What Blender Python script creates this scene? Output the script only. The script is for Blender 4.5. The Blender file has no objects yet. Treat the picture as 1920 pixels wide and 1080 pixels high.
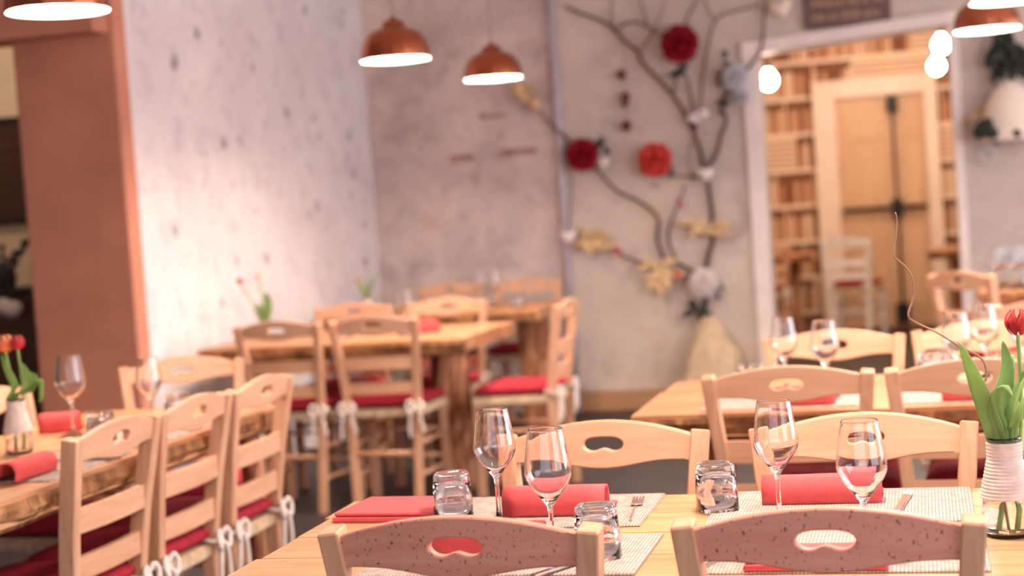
import bpy, bmesh, math, random
from mathutils import Vector, Matrix, noise
random.seed(7)
PI = math.pi
sc = bpy.context.scene
COL = sc.collection

# ------------------------------------------------------------------ camera
CAM = Vector((0.0, 0.0, 1.3687))
FW = Vector((-0.250392, 0.966881, -0.049439))
RT = Vector((0.966662, 0.246859, -0.068004))
UP = Vector((0.053547, 0.064819, 0.996459))
FPX = 3000.0
cam_d = bpy.data.cameras.new('camera')
cam = bpy.data.objects.new('camera', cam_d)
COL.objects.link(cam)
m = Matrix((RT, UP, -FW)).transposed().to_4x4()
m.translation = CAM
cam.matrix_world = m
cam_d.sensor_width = 36.0
cam_d.lens = FPX / 1920 * 36
cam_d.clip_start = 0.05
cam_d.dof.use_dof = True
cam_d.dof.focus_distance = 2.75
cam_d.dof.aperture_fstop = 2.8
sc.camera = cam

# ------------------------------------------------------------------ world, daylight, exposure
sc.view_settings.view_transform = 'Standard'
sc.view_settings.look = 'None'
sc.view_settings.exposure = 0.66
sc.view_settings.gamma = 1.0
sc.view_settings.use_curve_mapping = False
sc.cycles.use_denoising = True
w = bpy.data.worlds.new('world'); sc.world = w; w.use_nodes = True
w.node_tree.nodes['Background'].inputs[0].default_value = (0.75, 0.80, 1.0, 1)
w.node_tree.nodes['Background'].inputs[1].default_value = 0.4

def area(name, loc, rot, sx, sy, power, col):
    d = bpy.data.lights.new(name, 'AREA'); d.shape = 'RECTANGLE'; d.size = sx; d.size_y = sy
    d.energy = power; d.color = col
    o = bpy.data.objects.new(name, d); COL.objects.link(o); o.location = loc; o.rotation_euler = rot
    return o
# daylight through the shop windows: one behind the camera, two in the right wall
area('daylight_front_window', (-0.3, -1.93, 1.75), (PI/2, 0, 0), 4.2, 1.9, 38, (0.90, 0.90, 1.0))
area('daylight_side_window', (2.53, 1.2, 1.75), (PI/2, 0, PI/2), 2.2, 1.8, 35, (0.95, 0.92, 1.0))
area('daylight_side_window', (2.53, 4.6, 1.75), (PI/2, 0, PI/2), 2.2, 1.8, 84, (0.95, 0.92, 1.0))
area('daylight_side_window', (2.53, 8.0, 1.75), (PI/2, 0, PI/2), 2.6, 1.8, 34, (0.95, 0.92, 1.0))

# ------------------------------------------------------------------ pixel helpers (1920x1080 frame)
def ray(x, y): return FW + RT * ((x - 960) / FPX) - UP * ((y - 540) / FPX)
def onz(x, y, z): d = ray(x, y); return CAM + d * ((z - CAM.z) / d.z)
def ony(x, y, Y): d = ray(x, y); return CAM + d * (Y / d.y)

# ------------------------------------------------------------------ materials
def lin(c):
    def g(v):
        v /= 255.0
        return v / 12.92 if v <= 0.04045 else ((v + 0.055) / 1.055) ** 2.4
    return (g(c[0]), g(c[1]), g(c[2]), 1)
class NT:
    def __init__(s, name):
        s.m = bpy.data.materials.new(name); s.m.use_nodes = True
        s.t = s.m.node_tree; s.b = s.t.nodes['Principled BSDF']
    def n(s, typ, **kw):
        nd = s.t.nodes.new(typ)
        for k, v in kw.items():
            if k in nd.inputs: nd.inputs[k].default_value = v
            else: setattr(nd, k, v)
        return nd
    def l(s, a, b): s.t.links.new(a, b)
    def coord(s, scale=(1, 1, 1), rnd=True, which='Object'):
        tc = s.n('ShaderNodeTexCoord'); mp = s.n('ShaderNodeMapping'); mp.inputs['Scale'].default_value = scale
        s.l(tc.outputs[which], mp.inputs['Vector'])
        if rnd:
            oi = s.n('ShaderNodeObjectInfo'); mu = s.n('ShaderNodeVectorMath', operation='SCALE')
            mu.inputs[0].default_value = (37, 23, 11); s.l(oi.outputs['Random'], mu.inputs['Scale'])
            s.l(mu.outputs[0], mp.inputs['Location'])
        return mp.outputs[0]
    def noise(s, v, scale, detail=3, rough=.5, dist=0):
        n = s.n('ShaderNodeTexNoise', Scale=scale, Detail=detail, Roughness=rough, Distortion=dist)
        s.l(v, n.inputs['Vector']); return n.outputs['Fac']
    def ramp(s, f, stops):
        r = s.n('ShaderNodeValToRGB'); e = r.color_ramp.elements
        e[0].position, e[0].color = stops[0][0], stops[0][1]
        e[1].position, e[1].color = stops[1][0], stops[1][1]
        for p, c in stops[2:]:
            k = e.new(p); k.color = c
        s.l(f, r.inputs['Fac']); return r.outputs['Color']
    def mix(s, f, a, b, mode='MIX'):
        mx = s.n('ShaderNodeMix', data_type='RGBA', blend_type=mode)
        for i, v in ((0, f), (6, a), (7, b)):
            if isinstance(v, bpy.types.NodeSocket): s.l(v, mx.inputs[i])
            else: mx.inputs[i].default_value = v
        return mx.outputs[2]
    def math(s, op, a, b=0.0, c=None):
        q = s.n('ShaderNodeMath', operation=op)
        for i, v in enumerate((a, b) if c is None else (a, b, c)):
            if isinstance(v, bpy.types.NodeSocket): s.l(v, q.inputs[i])
            else: q.inputs[i].default_value = v
        return q.outputs[0]
    def bump(s, h, strength, dist=.01):
        b = s.n('ShaderNodeBump', Strength=strength, Distance=dist)
        s.l(h, b.inputs['Height']); s.l(b.outputs[0], s.b.inputs['Normal'])
    def out(s, col, rough=.5, spec=.3):
        if isinstance(col, bpy.types.NodeSocket): s.l(col, s.b.inputs['Base Color'])
        else: s.b.inputs['Base Color'].default_value = col
        s.b.inputs['Roughness'].default_value = rough
        s.b.inputs['Specular IOR Level'].default_value = spec
        return s.m
BW = [(0, (0, 0, 0, 1)), (1, (1, 1, 1, 1))]

def mat_plain(name, c, rough=.6, var=.06, scale=14, spec=.3, bump=0):
    t = NT(name); v = t.coord(); n = t.noise(v, scale, 4)
    a = lin(c); d = tuple(x * (1 - var * 2.2) for x in a[:3]) + (1,); h = tuple(min(1, x * (1 + var)) for x in a[:3]) + (1,)
    col = t.ramp(n, [(.3, d), (.7, h)])
    if bump: t.bump(n, bump, .004)
    return t.out(col, rough, spec)

def mat_wood(name, light, dark, axis='x', fleck=0.0, scale=1.0, knots=False):
    t = NT(name)
    sc3 = {'x': (1.2, 14, 14), 'y': (14, 1.2, 14), 'z': (14, 14, 1.2)}[axis]
    v = t.coord(tuple(k * scale for k in sc3)); n = t.noise(v, 3.0, 6, .6, .6)
    col = t.ramp(n, [(.28, lin(dark)), (.72, lin(light))])
    oi = t.n('ShaderNodeObjectInfo')
    hue = t.ramp(oi.outputs['Random'], [(0, (.90, .88, .86, 1)), (1, (1.0, 1.0, 1.0, 1))])
    col = t.mix(1.0, col, hue, 'MULTIPLY')
    if fleck:
        v2 = t.coord((230, 230, 120)); f = t.noise(v2, 1.0, 1.5, .5)
        msk = t.ramp(f, [(.655, (0, 0, 0, 1)), (.69, (1, 1, 1, 1))])
        col = t.mix(t.math('MULTIPLY', msk, fleck), col, lin((92, 48, 40)))
    if knots:
        v3 = t.coord((2.0, 2.0, 2.0)); k = t.noise(v3, 2.2, 2, .5, 1.5)
        msk = t.ramp(k, [(.64, (0, 0, 0, 1)), (.74, (1, 1, 1, 1))])
        col = t.mix(t.math('MULTIPLY', msk, .45), col, lin((140, 84, 46)))
    t.bump(n, .12, .003)
    return t.out(col, .48, .35)

def mat_bark(name, stops):
    t = NT(name); v = t.coord((5, 5, 1.3)); n = t.noise(v, 2.6, 6, .62, 1.2)
    col = t.ramp(n, [(p, lin(c)) for p, c in stops]); t.bump(n, .7, .02)
    return t.out(col, .8, .2)

def mat_plaster(name, base, light, stain, spots, warm=None, sta=.42):
    t = NT(name); v = t.coord((1, 1, 1), False)
    n1 = t.noise(v, 1.4, 6, .62, .4); n2 = t.noise(v, 6.5, 6, .6, .6); n3 = t.noise(v, 24, 4, .6)
    col = t.ramp(n1, [(.32, lin(base)), (.68, lin(light))])
    st = t.ramp(n2, [(.52, (0, 0, 0, 1)), (.72, (1, 1, 1, 1))])
    col = t.mix(t.math('MULTIPLY', st, sta), col, lin(stain))
    # sparse grey damp spots
    vo = t.n('ShaderNodeTexVoronoi', Scale=4.4, Randomness=1.0); t.l(v, vo.inputs['Vector'])
    s2 = t.n('ShaderNodeSeparateColor'); t.l(vo.outputs['Color'], s2.inputs[0])
    wob = t.math('ADD', vo.outputs['Distance'], t.math('MULTIPLY', t.math('SUBTRACT', n3, .5), .34))
    wob = t.math('ADD', wob, t.math('MULTIPLY', s2.outputs[1], .10))
    dot = t.ramp(wob, [(.07, (1, 1, 1, 1)), (.26, (0, 0, 0, 1))])
    sel = t.n('ShaderNodeSeparateColor'); t.l(vo.outputs['Color'], sel.inputs[0])
    pick = t.math('GREATER_THAN', sel.outputs[0], .42)
    col = t.mix(t.math('MULTIPLY', t.math('MULTIPLY', dot, pick), spots), col, lin((118, 108, 116)))
    if warm:
        n4 = t.noise(t.coord((.8, .8, 2.4), False), 1.7, 5, .6, .8)
        mk = t.ramp(n4, [(.56, (0, 0, 0, 1)), (.70, (1, 1, 1, 1))])
        col = t.mix(t.math('MULTIPLY', mk, .45), col, lin(warm))
    h = t.math('ADD', t.math('MULTIPLY', n2, .7), t.math('MULTIPLY', n3, .3))
    t.bump(h, .55, .03)
    return t.out(col, .85, .15)

def mat_leafy(name, c, var, scale, tr=.4):
    m_ = mat_plain(name, c, .5, var, scale); t = m_.node_tree; b = t.nodes['Principled BSDF']
    tl = t.nodes.new('ShaderNodeBsdfTranslucent'); mx = t.nodes.new('ShaderNodeMixShader'); mx.inputs[0].default_value = tr
    t.links.new(b.inputs['Base Color'].links[0].from_socket, tl.inputs['Color'])
    t.links.new(b.outputs[0], mx.inputs[1]); t.links.new(tl.outputs[0], mx.inputs[2])
    t.links.new(mx.outputs[0], t.nodes['Material Output'].inputs['Surface'])
    return m_
def mat_emit(name, c, s):
    t = NT(name); t.b.inputs['Emission Color'].default_value = c; t.b.inputs['Emission Strength'].default_value = s
    t.b.inputs['Base Color'].default_value = (.9, .88, .85, 1); return t.m

def mat_glass(name, tint=(1, 1, 1, 1), ior=1.45):
    t = NT(name); t.b.inputs['Base Color'].default_value = tint
    t.b.inputs['Transmission Weight'].default_value = 1.0; t.b.inputs['Roughness'].default_value = 0.0
    t.b.inputs['IOR'].default_value = ior
    return t.m

def mat_weave(name, a, b, cells):
    t = NT(name); v = t.coord((cells, cells, cells), False)
    n = t.noise(v, .35, 3)
    sp = t.n('ShaderNodeSeparateXYZ'); t.l(v, sp.inputs[0])
    fx = t.math('FRACT', sp.outputs[0]); fy = t.math('FRACT', sp.outputs[1])
    gx = t.math('LESS_THAN', t.math('ABSOLUTE', t.math('SUBTRACT', fx, .5)), .36)
    gy = t.math('LESS_THAN', t.math('ABSOLUTE', t.math('SUBTRACT', fy, .5)), .36)
    g = t.math('MULTIPLY', gx, gy)
    col = t.mix(g, lin(b), lin(a))
    col = t.mix(t.ramp(n, [(.4, (0, 0, 0, 1)), (.6, (.5, .5, .5, 1))]), col, lin(b))
    t.bump(g, .5, .002)
    return t.out(col, .8, .2)

def mat_bookpaper(name):
    # printed wallpaper of book shelves
    t = NT(name); v = t.coord((1, 1, 1), False)
    sp = t.n('ShaderNodeSeparateXYZ'); t.l(v, sp.inputs[0])
    h = t.math('ADD', sp.outputs[0], sp.outputs[1]); z = sp.outputs[2]
    SH = .34
    row = t.math('FLOOR', t.math('DIVIDE', z, SH)); fz = t.math('FRACT', t.math('DIVIDE', z, SH))
    hs = t.math('ADD', h, t.math('MULTIPLY', t.math('FRACT', t.math('MULTIPLY', row, .437)), 1.0))
    bay = t.math('FLOOR', t.math('DIVIDE', hs, .36)); fb = t.math('FRACT', t.math('DIVIDE', hs, .36))
    bk = t.math('FLOOR', t.math('DIVIDE', hs, .045)); fk = t.math('FRACT', t.math('DIVIDE', hs, .045))
    def wn(a, b):
        c = t.n('ShaderNodeCombineXYZ'); t.l(a, c.inputs[0]); t.l(b, c.inputs[1])
        q = t.n('ShaderNodeTexWhiteNoise', noise_dimensions='2D'); t.l(c.outputs[0], q.inputs['Vector']); return q.outputs['Value']
    r1 = wn(bk, row); r2 = wn(bay, row)
    books = t.ramp(r1, [(0, lin((120, 72, 52))), (.35, lin((176, 118, 84))), (.65, lin((214, 160, 122))), (1, lin((238, 205, 172)))])
    gap = t.math('GREATER_THAN', t.math('ABSOLUTE', t.math('SUBTRACT', fk, .5)), .43)
    books = t.mix(gap, books, lin((104, 62, 46)))
    top = t.math('ADD', .60, t.math('MULTIPLY', r1, .22))
    above = t.math('GREATER_THAN', fz, top)
    c = t.mix(above, books, lin((128, 84, 62)))
    stack = t.math('GREATER_THAN', r2, .70)      # lying piles
    fzz = t.math('FRACT', t.math('MULTIPLY', fz, 7.0))
    pile = t.mix(t.math('LESS_THAN', fzz, .25), lin((232, 198, 166)), lin((140, 92, 70)))
    c = t.mix(stack, c, pile)
    shelf = t.math('LESS_THAN', fz, .11)
    c = t.mix(shelf, c, lin((244, 214, 186)))
    post = t.math('LESS_THAN', fb, .05)
    c = t.mix(post, c, lin((230, 190, 158)))
    return t.out(c, .7, .2)

M = {}
M['chair'] = mat_wood('beech_wood', (226, 176, 142), (206, 150, 114), 'x')
M['chair_z'] = mat_wood('beech_wood_upright', (226, 176, 142), (200, 144, 110), 'z')
M['rail'] = mat_wood('crest_beech_wood', (228, 178, 146), (212, 158, 122), 'x')
M['rail_fleck'] = mat_wood('flecked_beech_wood', (228, 160, 138), (214, 138, 116), 'x', .8)
M['table_x'] = mat_wood('golden_plank_x', (214, 162, 118), (180, 120, 80), 'x', 0, .6, True)
M['table_y'] = mat_wood('golden_plank_y', (214, 162, 118), (180, 120, 80), 'y', 0, .6, True)
M['bark'] = mat_bark('rough_bark_edge', [(.3, (78, 48, 32)), (.55, (150, 102, 66)), (.75, (214, 164, 112))])
M['log'] = mat_bark('peeled_log', [(.30, (74, 40, 30)), (.46, (150, 92, 62)), (.62, (206, 150, 112)), (.8, (232, 186, 150))])
M['cushion'] = mat_plain('wine_red_cloth', (168, 42, 58), .8, .10, 40, .15, .2)
M['cord'] = mat_plain('white_cord', (240, 226, 214), .8, .05, 40)
M['napkin'] = mat_plain('coral_paper_napkin', (222, 92, 94), .75, .04, 60, .15, .1)
M['mat'] = mat_weave('grey_woven_mat', (206, 190, 178), (132, 116, 110), 170)
M['steel'] = NT('cutlery_steel').out(lin((190, 184, 180)), .22, .5); M['steel'].node_tree.nodes['Principled BSDF'].inputs['Metallic'].default_value = 1
M['copper'] = NT('brushed_copper').out(lin((186, 106, 76)), .2, .5); M['copper'].node_tree.nodes['Principled BSDF'].inputs['Metallic'].default_value = 1
_t = M['copper'].node_tree; _b = _t.nodes['Principled BSDF']; _b.inputs['Anisotropic'].default_value = .85; _b.inputs['Anisotropic Rotation'].default_value = .25; _b.inputs['Roughness'].default_value = .2
_tg = _t.nodes.new('ShaderNodeTangent'); _tg.direction_type = 'RADIAL'; _tg.axis = 'Z'; _t.links.new(_tg.outputs[0], _b.inputs['Tangent'])
_tc = _t.nodes.new('ShaderNodeTexCoord'); _sx = _t.nodes.new('ShaderNodeVectorMath'); _sx.operation = 'MULTIPLY'; _sx.inputs[1].default_value = (1, 1, 0)
_nm = _t.nodes.new('ShaderNodeVectorMath'); _nm.operation = 'NORMALIZE'; _nz = _t.nodes.new('ShaderNodeTexNoise'); _nz.inputs['Scale'].default_value = 5.0; _nz.inputs['Detail'].default_value = 2
_bp = _t.nodes.new('ShaderNodeBump'); _bp.inputs['Strength'].default_value = .8; _bp.inputs['Distance'].default_value = .012
_t.links.new(_tc.outputs['Object'], _sx.inputs[0]); _t.links.new(_sx.outputs[0], _nm.inputs[0]); _t.links.new(_nm.outputs[0], _nz.inputs['Vector'])
_t.links.new(_nz.outputs['Fac'], _bp.inputs['Height']); _t.links.new(_bp.outputs[0], _b.inputs['Normal'])
M['shade_in'] = mat_plain('white_enamel', (250, 244, 236), .4)
M['lampglow'] = mat_emit('lamp_glow', (1.0, .80, .65, 1), 140)
M['bulb'] = mat_emit('bulb_glow', (1.0, .85, .73, 1), 62)
M['black'] = mat_plain('black_metal', (34, 28, 28), .45)
M['white'] = mat_plain('white_paint', (240, 232, 228), .6)
M['cable'] = mat_plain('grey_cable', (170, 160, 160), .6)
M['glass'] = mat_glass('clear_glass')
M['water'] = mat_glass('water', (.97, 1, .98, 1), 1.33)
M['twine'] = mat_plain('pale_twine', (226, 208, 196), .85, .08, 60, .1, .3)
M['leaf'] = mat_leafy('tulip_leaf', (172, 204, 128), .16, 9, .45)
M['leaf_d'] = mat_plain('dark_leaf', (52, 54, 46), .6, .15, 20)
M['stem'] = mat_plain('tulip_stem', (150, 180, 92), .5, .1, 20)
M['red_petal'] = mat_leafy('red_tulip_petal', (216, 70, 74), .12, 25)
M['peach_petal'] = mat_leafy('peach_tulip_petal', (240, 158, 112), .12, 25)
M['twig'] = mat_plain('brown_twig', (104, 78, 68), .75, .12, 30, .2, .2)
M['twig_pale'] = mat_plain('pale_willow_twig', (176, 132, 104), .75, .1, 30)
M['crimson'] = mat_plain('crimson_paper', (168, 20, 40), .75, .14, 20)
M['coral'] = mat_plain('coral_paper', (232, 84, 76), .75, .14, 20)
M['gold'] = mat_plain('gold_leaf_cloth', (226, 190, 142), .6, .14, 14)
M['ivory'] = mat_plain('ivory_felt', (244, 232, 224), .8, .05, 20)
M['paleblue'] = mat_plain('pale_silk', (226, 220, 224), .6, .08, 20)
M['darkred'] = mat_plain('dark_red_wood', (112, 44, 44), .6, .1, 20)
M['terracotta'] = mat_plain('terracotta_plaster', (210, 140, 114), .8, .07, 3.2, .2, .15)
M['wall_left'] = mat_plaster('spotted_plaster', (226, 216, 216), (244, 236, 232), (190, 178, 186), .8, None, .55)
M['wall_back'] = mat_plaster('rough_plaster', (184, 167, 163), (228, 210, 196), (136, 118, 116), .3, (214, 178, 140), .45)
M['wall_tree'] = mat_plaster('grey_plaster', (196, 180, 168), (218, 202, 186), (156, 140, 136), .08, (216, 184, 142), .35)
M['brick'] = mat_plain('old_red_brick', (192, 150, 134), .85, .25, 22)
M['plain_wall'] = mat_plain('cream_wall', (240, 214, 176), .85, .04, 3)
M['white_wall'] = mat_plain('off_white_wall', (232, 222, 218), .85, .04, 3)
M['ceiling'] = mat_plain('white_ceiling', (236, 230, 228), .9, .03, 2)
M['floor'] = mat_plain('dark_stone_floor', (62, 54, 52), .5, .16, 2.5, .3)
M['tan'] = mat_wood('tan_wood', (196, 154, 112), (170, 126, 88), 'x')
M['door'] = mat_wood('honey_door', (230, 188, 148), (216, 168, 126), 'z', 0, .5)
M['frame'] = mat_plain('cream_door_frame', (246, 218, 196), .6, .03, 4)
M['trim'] = mat_plain('pinkish_white_trim', (242, 226, 216), .6, .04, 5)
M['bookpaper'] = mat_bookpaper('bookshelf_wallpaper')
M['pipe'] = mat_plain('lilac_pipe', (192, 182, 188), .5, .05, 8)
M['dark_wood'] = mat_wood('dark_wood', (92, 58, 42), (60, 36, 28), 'x')
M['sign'] = mat_wood('weathered_brown_board', (126, 98, 90), (98, 74, 68), 'x')
M['sign_ink'] = mat_plain('faded_ochre_paint', (178, 142, 112), .7)
M['straw'] = mat_plain('pale_straw', (216, 188, 154), .8, .12, 30, .2, .4)
M['cream_shell'] = mat_plain('cream_shell', (246, 226, 204), .6, .04, 4)

# ------------------------------------------------------------------ mesh helpers
def mesh_obj(name, bm, mat, parent=None, smooth=False, loc=None):
    me = bpy.data.meshes.new(name); bmesh.ops.recalc_face_normals(bm, faces=bm.faces[:]); bm.to_mesh(me); bm.free()
    if smooth:
        for p in me.polygons: p.use_smooth = True
    me.materials.append(M[mat] if isinstance(mat, str) else mat)
    o = bpy.data.objects.new(name, me); COL.objects.link(o)
    if parent is not None: o.parent = parent
    if loc is not None: o.location = loc
    return o
def empty(name, loc=(0, 0, 0), rz=0.0):
    o = bpy.data.objects.new(name, None); COL.objects.link(o); o.location = loc; o.rotation_euler = (0, 0, rz)
    o.empty_display_size = .1
    return o
def tag(o, label, cat, group=None):
    o['label'] = label; o['category'] = cat
    if group: o['group'] = group
    return o
def struct(o, label=None):
    o['kind'] = 'structure'
    if label: o['label'] = label
    return o
def copy_tree(o, parent=None):
    c = o.copy(); COL.objects.link(c); c.parent = parent
    for ch in list(o.children): copy_tree(ch, c)
    return c
def put(proto, loc, rz, label, cat=None, group=None, scale=None):
    o = proto if not proto.get('used') else copy_tree(proto)
    proto['used'] = 1
    if 'used' in o and o is not proto: del o['used']
    o.location = loc; o.rotation_euler = (0, 0, rz); o['label'] = label
    if scale: o.scale = (scale,) * 3
    if cat: o['category'] = cat
    if 'group' in o: del o['group']
    if group: o['group'] = group
    return o
def box(bm, c, s, bev=0.0, seg=2, mx=None):
    r = bmesh.ops.create_cube(bm, size=1.0); vs = r['verts']
    for v in vs: v.co = Vector((v.co.x * s[0] + c[0], v.co.y * s[1] + c[1], v.co.z * s[2] + c[2]))
    if mx is not None: bmesh.ops.transform(bm, matrix=mx, verts=vs)
    if bev:
        es = {e for v in vs for e in v.link_edges}
        bmesh.ops.bevel(bm, geom=list(es), offset=bev, segments=seg, affect='EDGES', profile=.5)
def boxobj(name, a, b, mat, parent=None, bev=0.0):
    bm = bmesh.new(); c = [(a[i] + b[i]) / 2 for i in range(3)]; s = [abs(b[i] - a[i]) for i in range(3)]
    box(bm, (0, 0, 0), s, bev)
    return mesh_obj(name, bm, mat, parent, False, c)
def sweep(bm, pts, sect, up=Vector((0, 1, 0)), cap=True):
    """pts: list of Vector; sect: function(i)->list of (a,b) in the local frame"""
    rings = []
    n = len(pts)
    for i, p in enumerate(pts):
        d = (pts[min(i + 1, n - 1)] - pts[max(i - 1, 0)]).normalized()
        a = up.cross(d)
        if a.length < 1e-4: a = Vector((1, 0, 0)).cross(d)
        a.normalize(); b = d.cross(a)
        rings.append([bm.verts.new(p + a * u + b * v) for u, v in sect(i)])
    k = len(rings[0])
    for i in range(n - 1):
        for j in range(k):
            bm.faces.new((rings[i][j], rings[i][(j + 1) % k], rings[i + 1][(j + 1) % k], rings[i + 1][j]))
    if cap:
        bm.faces.new(rings[0]); bm.faces.new(rings[-1])
def tube(bm, pts, r, k=6):
    pts = [Vector(p) for p in pts]
    rr = r if callable(r) else (lambda i: r[i] if isinstance(r, (list, tuple)) else r)
    sweep(bm, pts, lambda i: [(rr(i) * math.cos(2 * PI * j / k), rr(i) * math.sin(2 * PI * j / k)) for j in range(k)], Vector((.13, .9, .21)))
def smooth_path(pts, n=4):
    pts = [Vector(p) for p in pts]; out = []
    for i in range(len(pts) - 1):
        p0, p1, p2, p3 = pts[max(i - 1, 0)], pts[i], pts[i + 1], pts[min(i + 2, len(pts) - 1)]
        for k in range(n):
            t = k / n
            out.append(.5 * ((2 * p1) + (p2 - p0) * t + (2 * p0 - 5 * p1 + 4 * p2 - p3) * t * t + (3 * p1 - p0 - 3 * p2 + p3) * t ** 3))
    out.append(pts[-1]); return out
def bar(bm, a, b, w, d, bev=0.003):
    a, b = Vector(a), Vector(b)
    sweep(bm, [a, b], lambda i: [(-w/2, -d/2), (w/2, -d/2), (w/2, d/2), (-w/2, d/2)])
def lathe(bm, prof, k=24, c=(0, 0, 0)):
    rings = []
    for r, z in prof:
        if r < 1e-5: rings.append([bm.verts.new((c[0], c[1], c[2] + z))])
        else: rings.append([bm.verts.new((c[0] + r * math.cos(2*PI*j/k), c[1] + r * math.sin(2*PI*j/k), c[2] + z)) for j in range(k)])
    for i in range(len(rings) - 1):
        A, B = rings[i], rings[i + 1]
        if len(A) == 1 and len(B) == 1: continue
        for j in range(k):
            j2 = (j + 1) % k
            if len(A) == 1: bm.faces.new((A[0], B[j], B[j2]))
            elif len(B) == 1: bm.faces.new((A[j], A[j2], B[0]))
            else: bm.faces.new((A[j], A[j2], B[j2], B[j]))
def prism(bm, outline, z0, z1):
    a = [bm.verts.new((x, y, z0)) for x, y in outline]; b = [bm.verts.new((x, y, z1)) for x, y in outline]
    n = len(a)
    bm.faces.new(a); bm.faces.new(b)
    for i in range(n): bm.faces.new((a[i], a[(i+1) % n], b[(i+1) % n], b[i]))
# ================================================================== THE SETTING
YB = 10.33           # back wall
XL = -3.60           # left wall
CZ = 3.05
DX0, DX1, DZ = -0.955, 0.215, 2.285     # doorway
struct(boxobj('floor', (-7.5, -2.1, -.1), (2.7, 15.8, 0), 'floor'), 'dark stone floor')
struct(boxobj('ceiling', (-7.5, -2.1, CZ), (2.7, 15.8, CZ + .1), 'ceiling'))
struct(boxobj('wall_left', (-3.97, 6.78, 0), (XL, YB, CZ), 'wall_left'), 'pale plaster wall with grey damp spots')
wb = struct(boxobj('wall_back', (-3.97, YB, 0), (-2.27, YB + .2, CZ), 'wall_back'), 'rough stained plaster wall in the corner')
wt = struct(boxobj('wall_back', (-2.27, YB - .012, 0), (DX0, YB + .2, CZ), 'wall_tree'), 'greyish plaster wall behind the decorated branches')
struct(boxobj('wall_back', (DX1, YB, 0), (2.7, YB + .2, CZ), 'wall_tree'), 'greyish plaster wall right of the doorway')
struct(boxobj('wall_back', (DX0, YB, DZ + .045), (DX1, YB + .2, CZ), 'wall_tree'), 'plaster lintel over the doorway')
# exposed bricks in the rough corner wall
for px, py, wd, hh in ((970, 284, .26, .045), (866, 297, .17, .04), (925, 218, .20, .026)):
    p = ony(px, py, YB)
    bm = bmesh.new(); box(bm, (0, 0, 0), (wd, .03, hh), .008)
    for v in bm.verts: v.co += noise.noise_vector(v.co * 14 + p) * .02 * Vector((1, .3, 1)).length / 1.45
    b = mesh_obj('brick', bm, 'brick', wb); b.location = Vector((p.x, YB - .002, p.z)) - Vector(wb.location)
# pillar and beam at the end of the left wall
struct(boxobj('pillar', (-4.045, 6.68, 0), (-3.52, 6.80, CZ), 'terracotta', None, .012), 'terracotta coloured pillar')
struct(boxobj('beam', (-7.5, 6.54, 2.29), (-3.545, 6.80, CZ), 'terracotta', None, .01), 'terracotta beam over the opening')
# room beyond the pillar
struct(boxobj('wall_left_room', (-7.5, 9.05, 0), (-3.97, 9.2, CZ), 'plain_wall'))
struct(boxobj('wall_left_side', (-7.5, -2.1, 0), (-7.35, 9.2, CZ), 'plain_wall'))
struct(boxobj('baseboard_back', (-2.27, YB - .04, 0), (DX0 - .1, YB - .012, .13), 'tan'))
struct(boxobj('baseboard_right', (DX1 + .06, YB - .03, 0), (2.55, YB, .13), 'tan'))
# right wall with two windows, front wall with a shop window (both out of the picture)
struct(boxobj('wall_right', (2.55, -2.1, 0), (2.7, 15.8, .8), 'white_wall'))
struct(boxobj('wall_right', (2.55, -2.1, 2.75), (2.7, 15.8, CZ), 'white_wall'))
for a, b in ((-2.1, 0.1), (2.3, 3.5), (5.7, 6.7), (9.3, 15.8)):
    struct(boxobj('wall_right', (2.55, a, .8), (2.7, b, 2.75), 'white_wall'))
struct(boxobj('wall_front', (-7.5, -2.1, 0), (2.7, -1.95, .75), 'white_wall'))
struct(boxobj('wall_front', (-7.5, -2.1, 2.75), (2.7, -1.95, CZ), 'white_wall'))
struct(boxobj('wall_front', (-7.5, -2.1, .75), (-2.5, -1.95, 2.75), 'white_wall'))
struct(boxobj('wall_front', (1.9, -2.1, .75), (2.7, -1.95, 2.75), 'white_wall'))
def window(name, a, b, axis):
    root = struct(empty(name, ((a[0]+b[0])/2, (a[1]+b[1])/2, a[2])))
    L = (b[0]-a[0]) if axis == 'x' else (b[1]-a[1]); h = b[2]-a[2]
    def bx(u0, u1, z0, z1, nm, mt, th):
        bm = bmesh.new()
        s = (u1-u0, th, z1-z0) if axis == 'x' else (th, u1-u0, z1-z0)
        c = ((u0+u1)/2, 0, (z0+z1)/2) if axis == 'x' else (0, (u0+u1)/2, (z0+z1)/2)
        box(bm, c, s); return mesh_obj(nm, bm, mt, root)
    for u0, u1, z0, z1 in ((-L/2, -L/2+.06, 0, h), (L/2-.06, L/2, 0, h), (-L/2, L/2, 0, .06), (-L/2, L/2, h-.06, h), (-.03, .03, 0, h)):
        bx(u0, u1, z0, z1, 'window_frame', 'white', .08)
    bx(-L/2+.06, -.03, .06, h-.06, 'pane', 'glass', .006); bx(.03, L/2-.06, .06, h-.06, 'pane', 'glass', .006)
window('window_1', (-2.5, -2.04, .75), (1.9, -2.04, 2.75), 'x')
window('window_2', (2.64, .1, .8), (2.64, 2.3, 2.75), 'y')
window('window_3', (2.64, 3.5, .8), (2.64, 5.7, 2.75), 'y')
window('window_4', (2.64, 6.7, .8), (2.64, 9.3, 2.75), 'y')
# doorway casing
d1 = struct(empty('door_1', ((DX0+DX1)/2, YB, 0)), 'white cased doorway to the back room')
def dpart(nm, a, b, mt):
    o = boxobj(nm, a, b, mt, d1, .006); o.location = Vector(o.location) - Vector(d1.location); return o
dpart('jamb', (DX0 - .105, YB - .045, 0), (DX0, YB + .22, DZ), 'trim')
dpart('jamb', (DX1, YB - .03, 0), (DX1 + .055, YB + .22, DZ + .05), 'trim')
hd_ = dpart('head', (DX0 - .105, YB - .05, DZ - .005), (DX1 + .055, YB + .22, DZ + .075), 'trim'); hd_.rotation_euler = (0, -math.radians(3.6), 0)
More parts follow.
